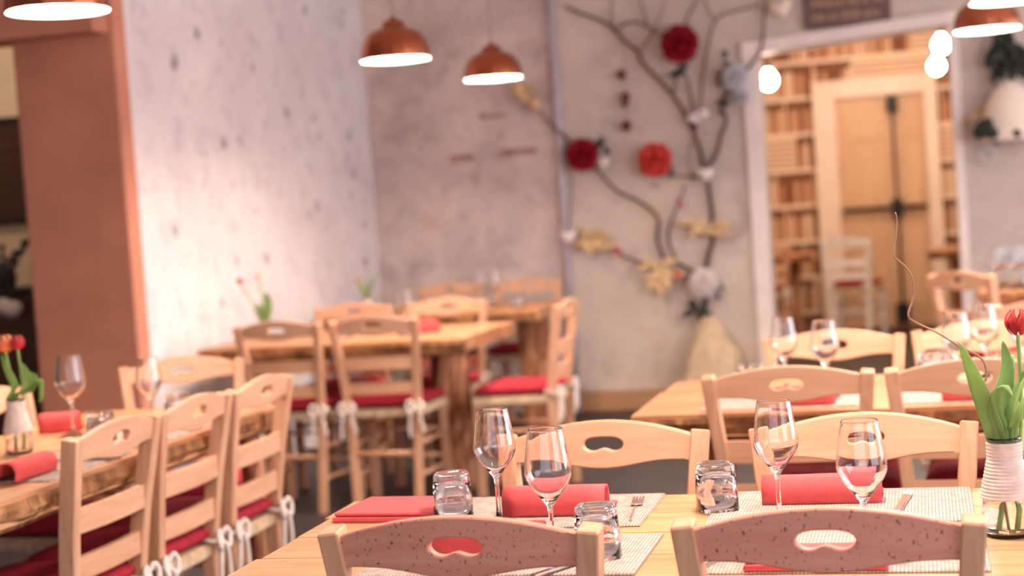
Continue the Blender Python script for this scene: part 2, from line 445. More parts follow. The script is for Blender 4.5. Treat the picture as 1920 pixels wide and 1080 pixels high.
# back room
YR = 15.5
struct(boxobj('wall_far', (-2.6, YR, 0), (1.6, YR + .15, CZ), 'bookpaper'), 'wall papered with printed book shelves')
struct(boxobj('wall_far_left', (-2.6, YB + .2, 0), (-2.45, YR, CZ), 'plain_wall'))
struct(boxobj('wall_far_right', (1.45, YB + .2, 0), (1.6, YR, CZ), 'plain_wall'))
# double door with panic bar on the far wall
d2 = struct(empty('door_2', (-.32, YR - .03, 0)), 'honey wood double door with a dark push bar')
def d2part(nm, x0, x1, z0, z1, y0, y1, mt, par=None, bev=.006):
    bm = bmesh.new(); box(bm, ((x0+x1)/2+.32, (y0+y1)/2, (z0+z1)/2), (x1-x0, y1-y0, z1-z0), bev)
    return mesh_obj(nm, bm, mt, par or d2)
def rng(px): return ony(px, 300, YR).x
xl, xm, xr = rng(1572), rng(1678), rng(1738)
DT = 2.19
d2part('frame', rng(1530), xl, 0, DT + .17, -.07, .02, 'frame')
d2part('frame', xr, xr + .12, 0, DT + .17, -.07, .02, 'frame')
d2part('frame', xl, xr, DT, DT + .17, -.07, .02, 'frame')
lf = d2part('door_leaf', xl, xm - .005, 0.01, DT, -.02, .02, 'door')
rf = d2part('door_leaf', xm + .005, xr, 0.01, DT, -.02, .02, 'door')
for z0, z1 in ((.2, .95), (1.15, 1.72), (1.78, 2.10)):
    d2part('door_panel', xl + .07, xm - .08, z0, z1, -.032, -.015, 'door', lf, .01)
    d2part('door_panel', xm + .08, xr - .06, z0, z1, -.032, -.015, 'door', rf, .01)
bmr = bmesh.new(); zb = 1.135
tube(bmr, [(xl + .02 + .32, -.10, zb), (xr - .02 + .32, -.10, zb)], .022, 10)
bar_o = mesh_obj('push_bar', bmr, 'black', d2, True)
bmr = bmesh.new(); tube(bmr, [(xm + .32, -.07, .12), (xm + .32, -.07, DT - .05)], .015, 8); mesh_obj('vertical_rod', bmr, 'twig', d2, True)
d2part('latch_box', xm - .05, xm + .05, DT - .16, DT - .02, -.12, -.03, 'black')
d2part('latch_box', xm - .06, xm + .06, .06, .24, -.12, -.03, 'black')
d2part('latch_box', xm - .05, xm + .05, zb - .08, zb + .08, -.12, -.03, 'black')

# ================================================================== CHAIRS
def make_chair():
    r = empty('dining_chair'); r['category'] = 'chair'
    ZT = .90
    def post(s):
        pts = [Vector((s*.150, -.205, 0)), Vector((s*.158, -.188, .25)), Vector((s*.166, -.180, .46)), Vector((s*.182, -.207, .68)), Vector((s*.203, -.246, ZT))]
        bm = bmesh.new()
        sweep(bm, pts, lambda i: [(-.017, -.021), (.017, -.021), (.017, .021), (-.017, .021)], Vector((0, 1, 0)))
        bmesh.ops.bevel(bm, geom=[e for e in bm.edges], offset=.003, segments=1, affect='EDGES')
        mesh_obj('back_post', bm, 'chair_z', r)
    post(-1); post(1)
    for s in (-1, 1):
        bm = bmesh.new()
        sweep(bm, [Vector((s*.185, .185, 0)), Vector((s*.185, .180, .455))], lambda i: [(-.018, -.018), (.018, -.018), (.018, .018), (-.018, .018)])
        mesh_obj('front_leg', bm, 'chair_z', r)
    # crest rail with the bean-shaped grip hole
    def r_top(x): return .018 + .032 * (1 - abs(x / .19) ** 1.9)
    def r_bot(x): return -.030 - .016 * (.5 + .5 * math.cos(PI * min(1, abs(x) / .142)))
    def h_half(x): return .0155 * max(0.0, 1 - abs(x / .042) ** 3.2) ** .5
    HX = .042
    xs = [-.19, -.17, -.15, -.13, -.11, -.09, -.07, -.055] + [-HX * math.cos(PI * k / 18) for k in range(19)] + [.055, .07, .09, .11, .13, .15, .17, .19]
    T2 = .0105
    bm = bmesh.new()
    def bend(x): return -.012 * (1 - (x / .19) ** 2)
    lean = .039 / .22
    def pt(x, z, side): return bm.verts.new((x, -.243 + bend(x) + side * T2 - z * lean, .872 + z))
    cols = []
    for x in xs:
        hh = h_half(x); ins = abs(x) <= HX + 1e-6
        hi, lo = .002 + hh, .002 - hh + (h_half(x) / .0155 * .0075 * math.exp(-(x / .015) ** 2) if ins else 0)
        zs = [r_bot(x), (r_bot(x) + lo) / 2, lo, hi, (r_top(x) + hi) / 2, r_top(x)]
        c = []
        for sd in (-1, 1):
            v = [pt(x, z, sd) for z in zs[:3]]
            v.append(v[2] if abs(hi - lo) < 1e-6 else pt(x, zs[3], sd)); v += [pt(x, z, sd) for z in zs[4:]]
            c.append(v)
        cols.append((c, ins))
    def fc(*v):
        u = []
        for q in v:
            if q not in u: u.append(q)
        if len(u) > 2: bm.faces.new(u)
    for k in range(len(cols) - 1):
        (A, ia), (B, ib) = cols[k], cols[k + 1]; hole = ia and ib
        for sd in (0, 1):
            for q in (0, 1, 2, 3, 4):
                if q == 2 and hole: continue
                fc(A[sd][q], B[sd][q], B[sd][q + 1], A[sd][q + 1])
        fc(A[0][0], A[1][0], B[1][0], B[0][0]); fc(A[0][5], B[0][5], B[1][5], A[1][5])
        if hole:
            fc(A[0][2], B[0][2], B[1][2], A[1][2]); fc(A[0][3], A[1][3], B[1][3], B[0][3])
    for (C, _) in (cols[0], cols[-1]):
        for q in range(5): fc(C[0][q], C[0][q + 1], C[1][q + 1], C[1][q])
    bmesh.ops.recalc_face_normals(bm, faces=bm.faces[:])
    es = [e for e in bm.edges if len(e.link_faces) == 2 and e.calc_face_angle(0) > 1.0 and abs(e.verts[0].co.x) < .189]
    bmesh.ops.bevel(bm, geom=es, offset=.0025, segments=1, affect='EDGES')
    mesh_obj('top_rail', bm, 'rail', r)
    # ladder slats
    for z0, z1 in ((.668, .726), (.552, .608)):
        zc = (z0 + z1) / 2; hw = .164 + (zc - .46) * .085 + .004; yc = -.180 - max(0, zc - .46) * .143
        bm = bmesh.new(); n = 8
        pts = [Vector((-hw + 2*hw*i/n, yc - .012 * (1 - ((2*i/n) - 1) ** 2), zc)) for i in range(n + 1)]
        sweep(bm, pts, lambda i: [(-(z1-z0)/2, -.008), ((z1-z0)/2, -.008), ((z1-z0)/2, .008), (-(z1-z0)/2, .008)], Vector((0, 1, 0)))
        mesh_obj('slat', bm, 'chair', r)
    # seat
    bm = bmesh.new()
    prism(bm, [(-.175, -.195), (.175, -.195), (.208, .205), (-.208, .205)], .44, .478)
    bmesh.ops.bevel(bm, geom=bm.edges[:], offset=.007, segments=2, affect='EDGES')
    mesh_obj('seat', bm, 'straw', r)
    # stretchers
    for a, b in (((-.158, -.190, .27), (.158, -.190, .27)), ((-.185, .183, .33), (.185, .183, .33)), ((-.185, .183, .20), (.185, .183, .20)),
                 ((-.156, -.192, .31), (-.185, .183, .31)), ((.156, -.192, .31), (.185, .183, .31)),
                 ((-.153, -.197, .16), (-.185, .183, .16)), ((.153, -.197, .16), (.185, .183, .16))):
        bm = bmesh.new(); tube(bm, [a, b], .0105, 7); mesh_obj('stretcher', bm, 'chair', r, True)
    # cushion
    bm = bmesh.new(); n = 14; top, bot = [], []
    for i in range(n + 1):
        ra, rb = [], []
        for j in range(n + 1):
            u, v = -1 + 2*i/n, -1 + 2*j/n
            uu, vv = math.sin(u*PI/2), math.sin(v*PI/2)
            wdt = .178 + .022 * (vv + 1) / 2
            h = max(0.0, (1 - abs(uu) ** 6) * (1 - abs(vv) ** 6)) ** .45
            ra.append(bm.verts.new((uu*wdt, vv*.195 + .003, .506 + .030*h)))
            edge = i in (0, n) or j in (0, n)
            rb.append(ra[-1] if edge else bm.verts.new((uu*wdt, vv*.195 + .003, .506 - .028*h)))
        top.append(ra); bot.append(rb)
    for i in range(n):
        for j in range(n):
            bm.faces.new((top[i][j], top[i+1][j], top[i+1][j+1], top[i][j+1]))
            f = [bot[i][j], bot[i][j+1], bot[i+1][j+1], bot[i+1][j]]
            if len(set(f)) == 4 and any(q not in (top[i][j], top[i+1][j], top[i+1][j+1], top[i][j+1]) for q in f): bm.faces.new(f)
    cu = mesh_obj('cushion', bm, 'cushion', r, True); cu['label'] = 'wine red seat cushion tied to the back posts'
    # bows of white cord round the back posts
    for s in (-1, 1):
        bm = bmesh.new(); k = Vector((s*.166, -.212, .485))
        tube(bm, smooth_path([k + Vector(q) for q in ((0, .060, .012), (.026, .045, .008), (.030, .010, 0), (.008, -.002, 0), (-.022, .006, 0), (-.026, .045, .008), (0, .060, .012))], 3), .0068, 6)
        for sx, l, dr in ((1, .034, .030), (-1, .033, .022)):
            tube(bm, smooth_path([k, k + Vector((sx*l*.6, -.012, .030)), k + Vector((sx*l*1.15, -.016, .012)), k + Vector((sx*l*.8, -.018, -.022)), k + Vector((sx*.006, -.008, -.004))], 4), .0070, 6)
        for sx, l in ((1, .118), (-1, .140)):
            tube(bm, smooth_path([k, k + Vector((sx*.018, -.014, -.02)), k + Vector((sx*.030, -.014, -l*.6)), k + Vector((sx*.034 + .003, -.010, -l))], 4), .0068, 6)
        bmesh.ops.create_icosphere(bm, subdivisions=1, radius=.012, matrix=Matrix.Translation(k + Vector((0, -.004, 0))))
        t = mesh_obj('tie', bm, 'cord', cu, True); t['label'] = 'white cord bow'
    return r
CH = make_chair()
BACK = .246
def chair_at(tx, ty, rz, label, group=None, fleck=False, paint=None):
    """tx, ty: plan position of the middle of the post tops; rz 0 = chair faces +Y"""
    o = put(CH, (tx - math.sin(rz) * BACK, ty + math.cos(rz) * BACK, 0), rz, label, 'chair', group)
    if fleck:
        for ch in o.children:
            if ch.name.startswith('top_rail'): ch.material_slots[0].link = 'OBJECT'; ch.material_slots[0].material = M['rail_fleck']
    else:
        for ch in o.children:
            if ch.name.startswith('top_rail'): ch.material_slots[0].link = 'DATA'
    if paint:
        for ch in o.children:
            if not ch.name.startswith(('cushion', 'seat')): ch.material_slots[0].link = 'OBJECT'; ch.material_slots[0].material = M[paint]
    return o

# near table
chair_at(-.695, 2.262, math.radians(-2), 'flecked beech chair seen from behind, red napkin showing through its grip hole', None, True)
chair_at(-.156, 2.275, math.radians(-1), 'flecked beech chair seen from behind, beside the vase, pale mat showing through its hole', None, True)
chair_at(-.658, 3.195, PI + math.radians(-1), 'beech chair facing the near table behind the pair of wine glasses and standing red napkin')
chair_at(-.137, 3.185, PI + math.radians(1), 'pale lit beech chair facing the near table beyond the wide red napkin')
chair_at(.325, 3.175, PI, 'beech chair facing the near table, directly behind the twine-wrapped vase')
# second table
chair_at(-.358, 4.120, 0, 'beech chair tucked backwards to us at the left end of the bark-edged table')
chair_at(.105, 4.118, 0, 'beech chair with its back turned at the bark-edged table, behind the tulip leaves')
chair_at(-.291, 5.085, PI, 'orange-lit beech chair on the far side of the bark-edged table, behind two wine glasses')
chair_at(.165, 5.15, PI, 'orange-lit beech chair on the far side of the bark-edged table, toward the tulips')
# left table
chair_at(-1.953, 3.548, PI/2, 'beech ladder-back of three at the left table, the one beside the rolled red napkin')
chair_at(-1.953, 3.991, PI/2, 'beech ladder-back chair in the middle of the row of three at the left table')
chair_at(-1.945, 4.434, PI/2, 'beech ladder-back chair at the left table, the one of the three nearest the log-legged tables')
chair_at(-2.585, 5.215, PI + math.radians(26), 'beech chair at the head of the left table, in front of the terracotta pillar')
chair_at(-2.87, 4.43, -PI/2, 'beech chair on the far side of the left table beside the tulip vase')
# log table in the corner
chair_at(-2.945, 6.945, math.radians(-2), 'beech ladder-back chair at the log-legged table, the one nearer the spotted wall')
chair_at(-2.480, 6.975, math.radians(1), 'beech ladder-back chair with white bows, right beside the thick log leg')
chair_at(-2.985, 8.10, PI, 'beech chair on the far side of the log-legged table, under the yellow flowers')
chair_at(-2.46, 8.12, PI, 'beech chair on the far side of the log-legged table, near its outer end')
chair_at(-1.680, 7.51, PI/2, 'beech chair with bright red cushion at the end of the log-legged table, side-on')
chair_at(-2.95, 9.83, PI, 'beech chair against the back wall at the rear log table, nearer the spotted wall')
chair_at(-2.45, 9.87, PI, 'beech chair against the back wall at the rear log table, nearer the vertical pipe')
# right back table
chair_at(.16, 8.02, math.radians(-48), 'cream beech chair turned askew in front of the doorway')
chair_at(.445, 6.02, 0, 'greyish beech chair with its back turned, in front of the glass-laden side table')
# back room
chair_at(-.66, 14.18, math.radians(-14), 'whitish chair with red cushion in the back room before the double door', paint='white')
chair_at(-1.28, 13.85, math.radians(40), 'brown-lit chair with red cushion in the back room beside the door jamb')

# ================================================================== TABLES
TZ = .79; TH = .062
def wavy(a, b, n, amp, seed, const, horizontal=True):
    out = []
    for i in range(n + 1):
        u = a + (b - a) * i / n
        d = amp * (noise.noise(Vector((u * 2.1, seed, 0))) + .5 * noise.noise(Vector((u * 6.5, seed + 5, 0))))
        out.append((u, const + d))
    return out
def make_table(name_label, x0, x1, y0, y1, along, planks, logs, amp=.03, group=None, seed=1.0, logr=.09):
    cx, cy = (x0 + x1) / 2, (y0 + y1) / 2
    r = empty('plank_table', (cx, cy, 0)); tag(r, name_label, 'table', group)
    L, W = (x1 - x0, y1 - y0) if along == 'x' else (y1 - y0, x1 - x0)
    def sw(ol): return ol if along == 'x' else [(-y, x) for x, y in ol]
    for k in range(planks):
        a = -W/2 + W * k / planks + (.0015 if k else 0); b = -W/2 + W * (k+1) / planks - (.0015 if k < planks-1 else 0)
        e0, e1 = random.uniform(-.012, .012), random.uniform(-.012, .012)
        lo = wavy(-L/2 + e0, L/2 + e1, 22, amp if k == 0 else 0, seed, a)
        hi = wavy(-L/2 + e0, L/2 + e1, 22, amp if k == planks-1 else 0, seed + 3, b)
        bm = bmesh.new(); prism(bm, sw(lo + hi[::-1]), TZ - TH, TZ)
        mesh_obj('plank', bm, 'table_' + along, r)
    for k, (cst, sd) in enumerate(((-W/2, seed), (W/2, seed + 3))):
        s = -1 if k == 0 else 1
        e = wavy(-L/2 + .01, L/2 - .01, 44, amp, sd, cst)
        bm = bmesh.new(); rows = []
        for i, (u, v) in enumerate(e):
            row = []
            for q in range(6):
                t = q / 5
                z = TZ - .010 - (TH + .004) * t
                o = s * (.004 + .016 * math.sin(PI * min(1, t * .9 + .1)) * (1 + .9 * noise.noise(Vector((u * 9, t * 4, sd)))) - .022 * t)
                row.append((u, v + o, z))
            row.append((u, v - s * .03, TZ - TH - .004)); row.append((u, v - s * .02, TZ - .012))
            pr = [(p[0], p[1]) if along == 'x' else (-p[1], p[0]) for p in row]
            rows.append([bm.verts.new((pr[j][0], pr[j][1], row[j][2])) for j in range(len(row))])
        for i in range(len(rows) - 1):
            for j in range(len(rows[0])):
                j2 = (j + 1) % len(rows[0]); bm.faces.new((rows[i][j], rows[i][j2], rows[i+1][j2], rows[i+1][j]))
        bm.faces.new(rows[0]); bm.faces.new(rows[-1])
        mesh_obj('bark_edge', bm, 'bark', r)
    for lx, ly in logs:
        bm = bmesh.new(); K, Q = 20, 10; rings = []
        for q in range(Q + 1):
            z = (TZ - TH + .002) * q / Q
            ring = []
            for j in range(K):
                a = 2*PI*j/K
                rr = logr * (1 + .10 * noise.noise(Vector((math.cos(a)*1.3, math.sin(a)*1.3, z*3 + seed + lx))) + .05 * noise.noise(Vector((a*3, z*9, lx))))
                ring.append(bm.verts.new((lx - cx + rr*math.cos(a), ly - cy + rr*math.sin(a), z)))
            rings.append(ring)
        for q in range(Q):
            for j in range(K): bm.faces.new((rings[q][j], rings[q][(j+1) % K], rings[q+1][(j+1) % K], rings[q+1][j]))
        bm.faces.new(rings[0]); bm.faces.new(rings[-1])
        mesh_obj('log_leg', bm, 'log', r, True)
    return r
make_table('long golden plank table carrying the twine-wound vase and upturned tumblers', -1.15, .80, 2.385, 3.075, 'x', 4, [(-1.02, 2.75), (.66, 2.75)], .010, None, 1.0, .06)
make_table('golden table with a dark bark edge, between the near table and the doorway', -.775, .95, 4.215, 4.985, 'x', 3, [(-.62, 4.6), (.80, 4.6)], .024, None, 9.0, .06)
make_table('golden plank table with bark edge beside the terracotta pillar', -2.72, -2.035, 2.75, 4.80, 'y', 3, [(-2.62, 2.85), (-2.13, 2.85), (-2.62, 4.73), (-2.13, 4.735)], .018, None, 17.0, .035)
make_table('log-legged plank table standing between the spotted wall and the red-cushioned end chair', -3.42, -2.06, 7.055, 7.93, 'x', 4, [(-3.27, 7.54), (-2.30, 7.545)], .022, None, 25.0, .095)
make_table('rear log-legged table close to the back wall', -3.50, -2.14, 8.80, 9.60, 'x', 4, [(-3.25, 9.2), (-2.27, 9.2)], .02, None, 33.0, .095)
make_table('side table crowded with glassware under the right copper lamps', .26, 1.65, 8.35, 9.15, 'x', 4, [(.48, 8.75), (1.45, 8.75)], .015, None, 41.0, .08)
make_table('small dark table in the back room beside the brown-lit chair', -1.85, -.95, 14.3, 15.0, 'x', 3, [(-1.6, 14.65), (-1.15, 14.65)], .008, None, 49.0, .05)
make_table('small table in the back room right of the double door', .02, .85, 13.6, 14.3, 'x', 3, [(.25, 13.95), (.65, 13.95)], .008, None, 57.0, .05)

# ================================================================== TABLEWARE
MT = .004
def placemat(x, y, label, rz=0, w_=.44, d_=.30, group=None):
    bm = bmesh.new(); box(bm, (0, 0, MT/2), (w_, d_, MT), .0015, 1)
    o = mesh_obj('placemat', bm, 'mat'); o.location = (x, y, TZ); o.rotation_euler = (0, 0, rz)
    return tag(o, label, 'placemat', group)
placemat(-.74, 2.925, 'grey woven placemat under the standing red napkin and wine glass', 0, .45, .30)
placemat(-.17, 2.925, 'grey woven placemat under the wide red napkin beside the upturned tumbler', 0, .46, .30)
placemat(-.69, 2.555, 'grey woven placemat in front of the chair with red napkin behind its grip hole', 0, .46, .29)
placemat(-.16, 2.555, 'grey woven placemat in front of the chair beside the twine-wrapped vase', 0, .46, .29)
placemat(.34, 2.925, 'grey woven placemat behind the twine-wrapped vase', 0, .44, .30)
placemat(-.40, 4.40, 'woven placemat at the left end of the bark-edged table', 0, .42, .28)
placemat(.10, 4.40, 'woven placemat on the bark-edged table behind the tulip leaves', 0, .42, .28)
placemat(-2.20, 3.62, 'woven placemat beside the tulip vase on the left table', PI/2, .42, .28)
placemat(-2.20, 4.12, 'woven placemat between tumblers on the left table', PI/2, .42, .28)

def tent_napkin(x, y, label, w_=.195, h=.055, d_=.09, rz=0, z=TZ + MT, flap=.05):
    """napkin folded over into a standing pocket with a flat flap behind"""
    bm = bmesh.new()
    prof = [(-d_*.30, .002), (-d_*.34, h*.55), (-d_*.22, h*.93), (0, h), (d_*.16, h*.86), (d_*.30, h*.30), (d_*.5, .008), (d_*.5 + flap, .006)]
    prof = [(p.y, p.z) for p in smooth_path([Vector((0, a, b)) for a, b in prof], 3)]
    def off(i):
        a = Vector(prof[max(i-1, 0)]); b = Vector(prof[min(i+1, len(prof)-1)]); t = (b - a).normalized(); return Vector((t.y, -t.x)) * .0035
    inner = [(p[0] + off(i)[0], max(.0005, p[1] + off(i)[1])) for i, p in enumerate(prof)]
    loop = prof + inner[::-1]
    segs = 6; rings = []
    for k in range(segs + 1):
        xx = -w_/2 + w_*k/segs
        rings.append([bm.verts.new((xx, a, max(.0004, b * (1 + .04 * noise.noise(Vector((xx*14 + x*9, a*5, 0))))))) for a, b in loop])
    n = len(loop)
    for k in range(segs):
        for j in range(n - 1): bm.faces.new((rings[k][j], rings[k][j+1], rings[k+1][j+1], rings[k+1][j]))
        bm.faces.new((rings[k][n-1], rings[k][0], rings[k+1][0], rings[k+1][n-1]))
    m_ = len(prof)
    for rg in (rings[0], rings[-1]):
        for j in range(m_ - 1): bm.faces.new((rg[j], rg[j+1], rg[n-2-j], rg[n-1-j]))
    o = mesh_obj('napkin', bm, 'napkin', None, True); o.location = (x, y, z); o.rotation_euler = (0, 0, rz)
    return tag(o, label, 'napkin')
def flat_napkin(x, y, label, w_, d_, rz=0, z=TZ):
    bm = bmesh.new()
    for k, (dy, zz) in enumerate(((0, .004), (.004, .012))):
        box(bm, (0, dy, zz), (w_ - .004*k, d_ - .006*k, .0065), .0028, 2)
    for v in bm.verts: v.co.z += .006 * max(0, -v.co.y / d_) * (1 if v.co.z > .005 else 0)
    o = mesh_obj('napkin', bm, 'napkin'); o.location = (x, y, z); o.rotation_euler = (0, 0, rz)
    return tag(o, label, 'napkin')
flat_napkin(-1.015, 2.945, 'flat folded red napkin at the bare left end of the near table', .215, .19, math.radians(-3))
tent_napkin(-.69, 2.885, 'standing folded red napkin behind two wine glasses on the near table')
tent_napkin(-.205, 2.955, 'wide standing red napkin behind the two wine glasses next to the twine vase', .215, .052)
tent_napkin(-.735, 2.560, 'red napkin showing through the grip hole of a near chair', .20, .055)
flat_napkin(-.185, 2.475, 'flat pinkish red napkin under the crest of the flecked chair by the vase', .215, .13, 0, TZ + MT)
tent_napkin(-.335, 4.31, 'dark red folded napkin at the left end of the bark-edged table', .17, .05)
tent_napkin(.115, 4.30, 'dark red folded napkin behind the tulip leaves', .18, .05)
tent_napkin(-2.16, 3.47, 'rolled red napkin at the front of the left table', .19, .05, .10, PI/2, flap=.09)
tent_napkin(-2.545, 4.30, 'small red napkin standing behind the tulip vase on the left table', .12, .06, .08, math.radians(20), TZ)
tent_napkin(-2.39, 7.50, 'red napkin on the log-legged table near its bright end', .12, .06, .08, 0, TZ)

def make_wineglass():
    r = empty('wine_glass'); r['category'] = 'wine glass'
    bm = bmesh.new()
    out = [(.034, .000), (.036, .0015), (.030, .004), (.012, .007), (.0052, .012), (.0042, .030), (.0040, .070), (.0050, .082), (.0095, .090), (.0205, .1035), (.0330, .120), (.0385, .1315), (.0397, .139), (.0390, .147), (.0372, .160), (.0338, .182), (.0294, .2090), (.0290, .2113), (.0287, .2118), (.0283, .2120)]
    inn = [(.0280, .2118), (.0279, .2113), (.0284, .2090), (.0328, .182), (.0361, .160), (.0378, .147), (.0384, .139), (.0372, .1325), (.0318, .1215), (.0193, .1055), (.009, .0945), (0, .091)]
    lathe(bm, [(0, 0)] + out + inn, 28)
    g = mesh_obj('bowl_and_stem', bm, 'glass', r, True)
    return r
def make_tumbler():
    r = empty('tumbler'); r['category'] = 'tumbler'
    bm = bmesh.new(); k = 28
    # upturned square glass: mouth on the table, thick base on top
    prof = [(.0385, 0), (.0375, .03), (.0355, .066), (.0335, .082), (.029, .086), (.018, .0845), (0, .084)]
    inn = [(0, .070), (.024, .069), (.0305, .064), (.0338, .03), (.0355, 0)]
    rings = []
    for rr, z in prof + inn + [prof[0]]:
        ring = []
        for j in range(k):
            a = 2*PI*j/k; q = (abs(math.cos(a)) ** 4 + abs(math.sin(a)) ** 4) ** -.25
            q = 1 + (q - 1) * .8
            ring.append((rr*q*math.cos(a + PI/4*0), rr*q*math.sin(a), z))
        rings.append(ring)
    V = [[bm.verts.new(p) for p in ring] if (prof + inn + [prof[0]])[i][0] > 0 else [bm.verts.new((0, 0, ring[0][2]))] for i, ring in enumerate(rings[:-1])]
    V.append(V[0])
    for i in range(len(V) - 1):
        A, B = V[i], V[i+1]
        if len(A) == 1 and len(B) == 1: continue
        for j in range(k):
            j2 = (j+1) % k
            if len(A) == 1: bm.faces.new((A[0], B[j], B[j2]))
            elif len(B) == 1: bm.faces.new((A[j], A[j2], B[0]))
            else: bm.faces.new((A[j], A[j2], B[j2], B[j]))
    mesh_obj('glass_body', bm, 'glass', r, True)
    return r
WG = make_wineglass(); TU = make_tumbler()
def wg(x, y, label, z=TZ, group=None, s=None): return put(WG, (x, y, z), 0, label, 'wine glass', group, s)
def tu(x, y, label, z=TZ, rz=0.1, group=None, s=None): return put(TU, (x, y, z), rz, label, 'tumbler', group, s)
wg(-.783, 2.815, 'tall clear wine glass at the left side of the standing red napkin', TZ + MT)
wg(-.617, 2.535, 'clear wine glass directly in front of the standing red napkin', TZ + MT)
wg(-.268, 2.785, 'clear wine glass before the left half of the wide red napkin', TZ + MT)
wg(-.112, 2.515, 'clear wine glass before the right end of the wide red napkin, above the flecked chair', TZ + MT)
tu(-.888, 2.875, 'upturned square tumbler beside the flat red napkin', TZ + MT, .25)
tu(-.540, 2.530, 'upturned square tumbler behind the post of the chair with red napkin in its hole', TZ + MT, .15)
tu(-.392, 2.905, 'upturned tumbler on the pale mat between two facing chairs', TZ + MT, .3)
wg(-.408, 4.66, 'wine glass on the bark-edged table before the orange-lit chair, nearer the left end')
wg(-.278, 4.44, 'wine glass on the bark-edged table, second from its left end', TZ + MT)
wg(.072, 4.54, 'wine glass on the bark-edged table behind the willow twig tip', TZ)
wg(.155, 4.80, 'wine glass at the far edge of the bark-edged table, behind the tulips')
wg(.255, 4.62, 'wine glass on the bark-edged table beside the red tulip')
tu(-.505, 4.63, 'small tumbler at the left end of the bark-edged table')
tu(.00, 4.72, 'small tumbler on the bark-edged table beside the willow twig')
wg(-2.455, 4.22, 'large wine glass on the left table before the pillar', TZ, None, 1.12)
wg(-2.250, 4.315, 'wine glass on the left table in front of the head chair')
tu(-2.262, 4.035, 'upturned tumbler on the left table behind the nearest ladder-back', TZ + MT)
tu(-2.240, 4.47, 'upturned tumbler on the left table behind the middle ladder-back')
tu(-2.48, 3.72, 'tumbler standing by the tulip vase on the left table')
wg(-2.53, 7.62, 'wine glass on the log-legged table near its bright end')
tu(-2.46, 7.40, 'small tumbler beside the red napkin on the log-legged table')
tu(-2.80, 7.45, 'small tumbler on the log-legged table behind two ladder-backs')
wg(-2.60, 9.25, 'wine glass on the rear log table, nearer the spotted wall', TZ, None, 1.1)
wg(-2.48, 9.15, 'wine glass on the rear log table, second from the pipe', TZ, None, 1.1)
tu(-2.31, 9.05, 'tumbler at the right end of the rear log table')
for i in range(18):
    x = .34 + (i % 6) * .085 + (i // 6) * .03; y = 8.47 + (i // 6) * .15
    if i % 3 == 2: tu(x, y, 'bright tumbler among the glassware crowded on the side table', TZ, .2 * i, 'tumblers crowded on the side table')
    else: wg(x, y, 'bright wine glass among the glassware crowded on the side table', TZ, 'wine glasses crowded on the side table')

def make_fork():
    bm = bmesh.new()
    bar(bm, (0, -.10, .003), (0, .045, .004), .0022, .009)
    box(bm, (0, .058, .004), (.022, .03, .0022), .001, 1)
    for k in range(4): box(bm, (-.0088 + .0059*k, .093, .005), (.0034, .045, .0022))
    o = mesh_obj('fork', bm, 'steel'); o['category'] = 'fork'; return o
def make_knife():
    bm = bmesh.new()
    box(bm, (0, -.06, .004), (.014, .09, .006), .002, 1)
    prism(bm, [(-.007, -.016), (.007, -.016), (.009, .05), (.007, .09), (0, .112), (-.007, .09)], .0028, .0048)
    o = mesh_obj('knife', bm, 'steel'); o['category'] = 'knife'; return o
FK, KN = make_fork(), make_knife()
put(FK, (-.545, 2.90, TZ + MT), .1, 'steel fork to the right of the standing red napkin', 'fork')
put(KN, (-.06, 2.93, TZ + MT), -.1, 'steel knife to the right of the wide red napkin', 'knife')
put(KN, (-.565, 2.47, TZ + MT), -.5, 'steel knife lying behind the chair with red napkin in its hole', 'knife')
put(FK, (-.345, 2.46, TZ + MT), -.3, 'steel fork beside the flat pinkish napkin', 'fork')
put(KN, (-2.13, 3.70, TZ + MT), PI/2, 'steel knife on the left table beside the rolled napkin', 'knife')

# ------------------------------------------------------------------ vases and flowers
def make_vase(label, loc, scale=1.0, full=True):
    r = empty('bottle_vase', loc); tag(r, label, 'vase'); r.scale = (scale,) * 3
    bm = bmesh.new()
    o = [(0, 0), (.034, 0), (.038, .004), (.040, .012), (.040, .048), (.038, .066), (.034, .085), (.028, .105), (.0245, .125), (.0245, .150), (.027, .156), (.027, .160)]
    i = [(.0245, .160), (.022, .150), (.022, .125), (.0255, .105), (.0315, .085), (.0355, .066), (.0375, .048), (.0375, .012), (.034, .006), (0, .005)]
    lathe(bm, o + i, 28); mesh_obj('bottle', bm, 'glass', r, True)
    bm = bmesh.new(); pr = []
    n = 16
    for k in range(n * 4 + 1):
        z = .062 + .090 * k / (n * 4)
        rr = (.0395 if z < .066 else .0395 + (z - .066) * -.215) if z < .125 else .0262
        rr = max(rr, .0262); pr.append((rr + .0016 * abs(math.sin(PI * k / 4)) + .0008, z))
    lathe(bm, pr + [(.0245, .152), (.0345, .064), pr[0]], 28)
    t = mesh_obj('twine_wrap', bm, 'twine', r, True); t['label'] = 'coil of pale twine wound round the neck'
    bm = bmesh.new(); lathe(bm, [(0, .0055), (.033, .0065), (.0371, .0125), (.0371, .048), (.0365, .054), (0, .054)], 28)
    mesh_obj('water', bm, 'water', r, True)
    return r
def blade(bm, path, width, side, fold=.35):
    path = smooth_path(path, 5); n = len(path); rows = []
    side = Vector(side).normalized()
    for i, p in enumerate(path):
        t = i / (n - 1)
        w_ = width * (math.sin(PI * min(1, .12 + .88 * t) ** .8) ** .75 if t < .999 else .02)
        d = (path[min(i+1, n-1)] - path[max(i-1, 0)]).normalized(); nrm = side.cross(d).normalized()
        rows.append([bm.verts.new(p + side * (w_/2 * s) + nrm * (abs(s) * w_ * fold * .5)) for s in (-1, -.5, 0, .5, 1)])
    for i in range(n - 1):
        for j in range(4): bm.faces.new((rows[i][j], rows[i][j+1], rows[i+1][j+1], rows[i+1][j]))
    geom = bm.faces[:]
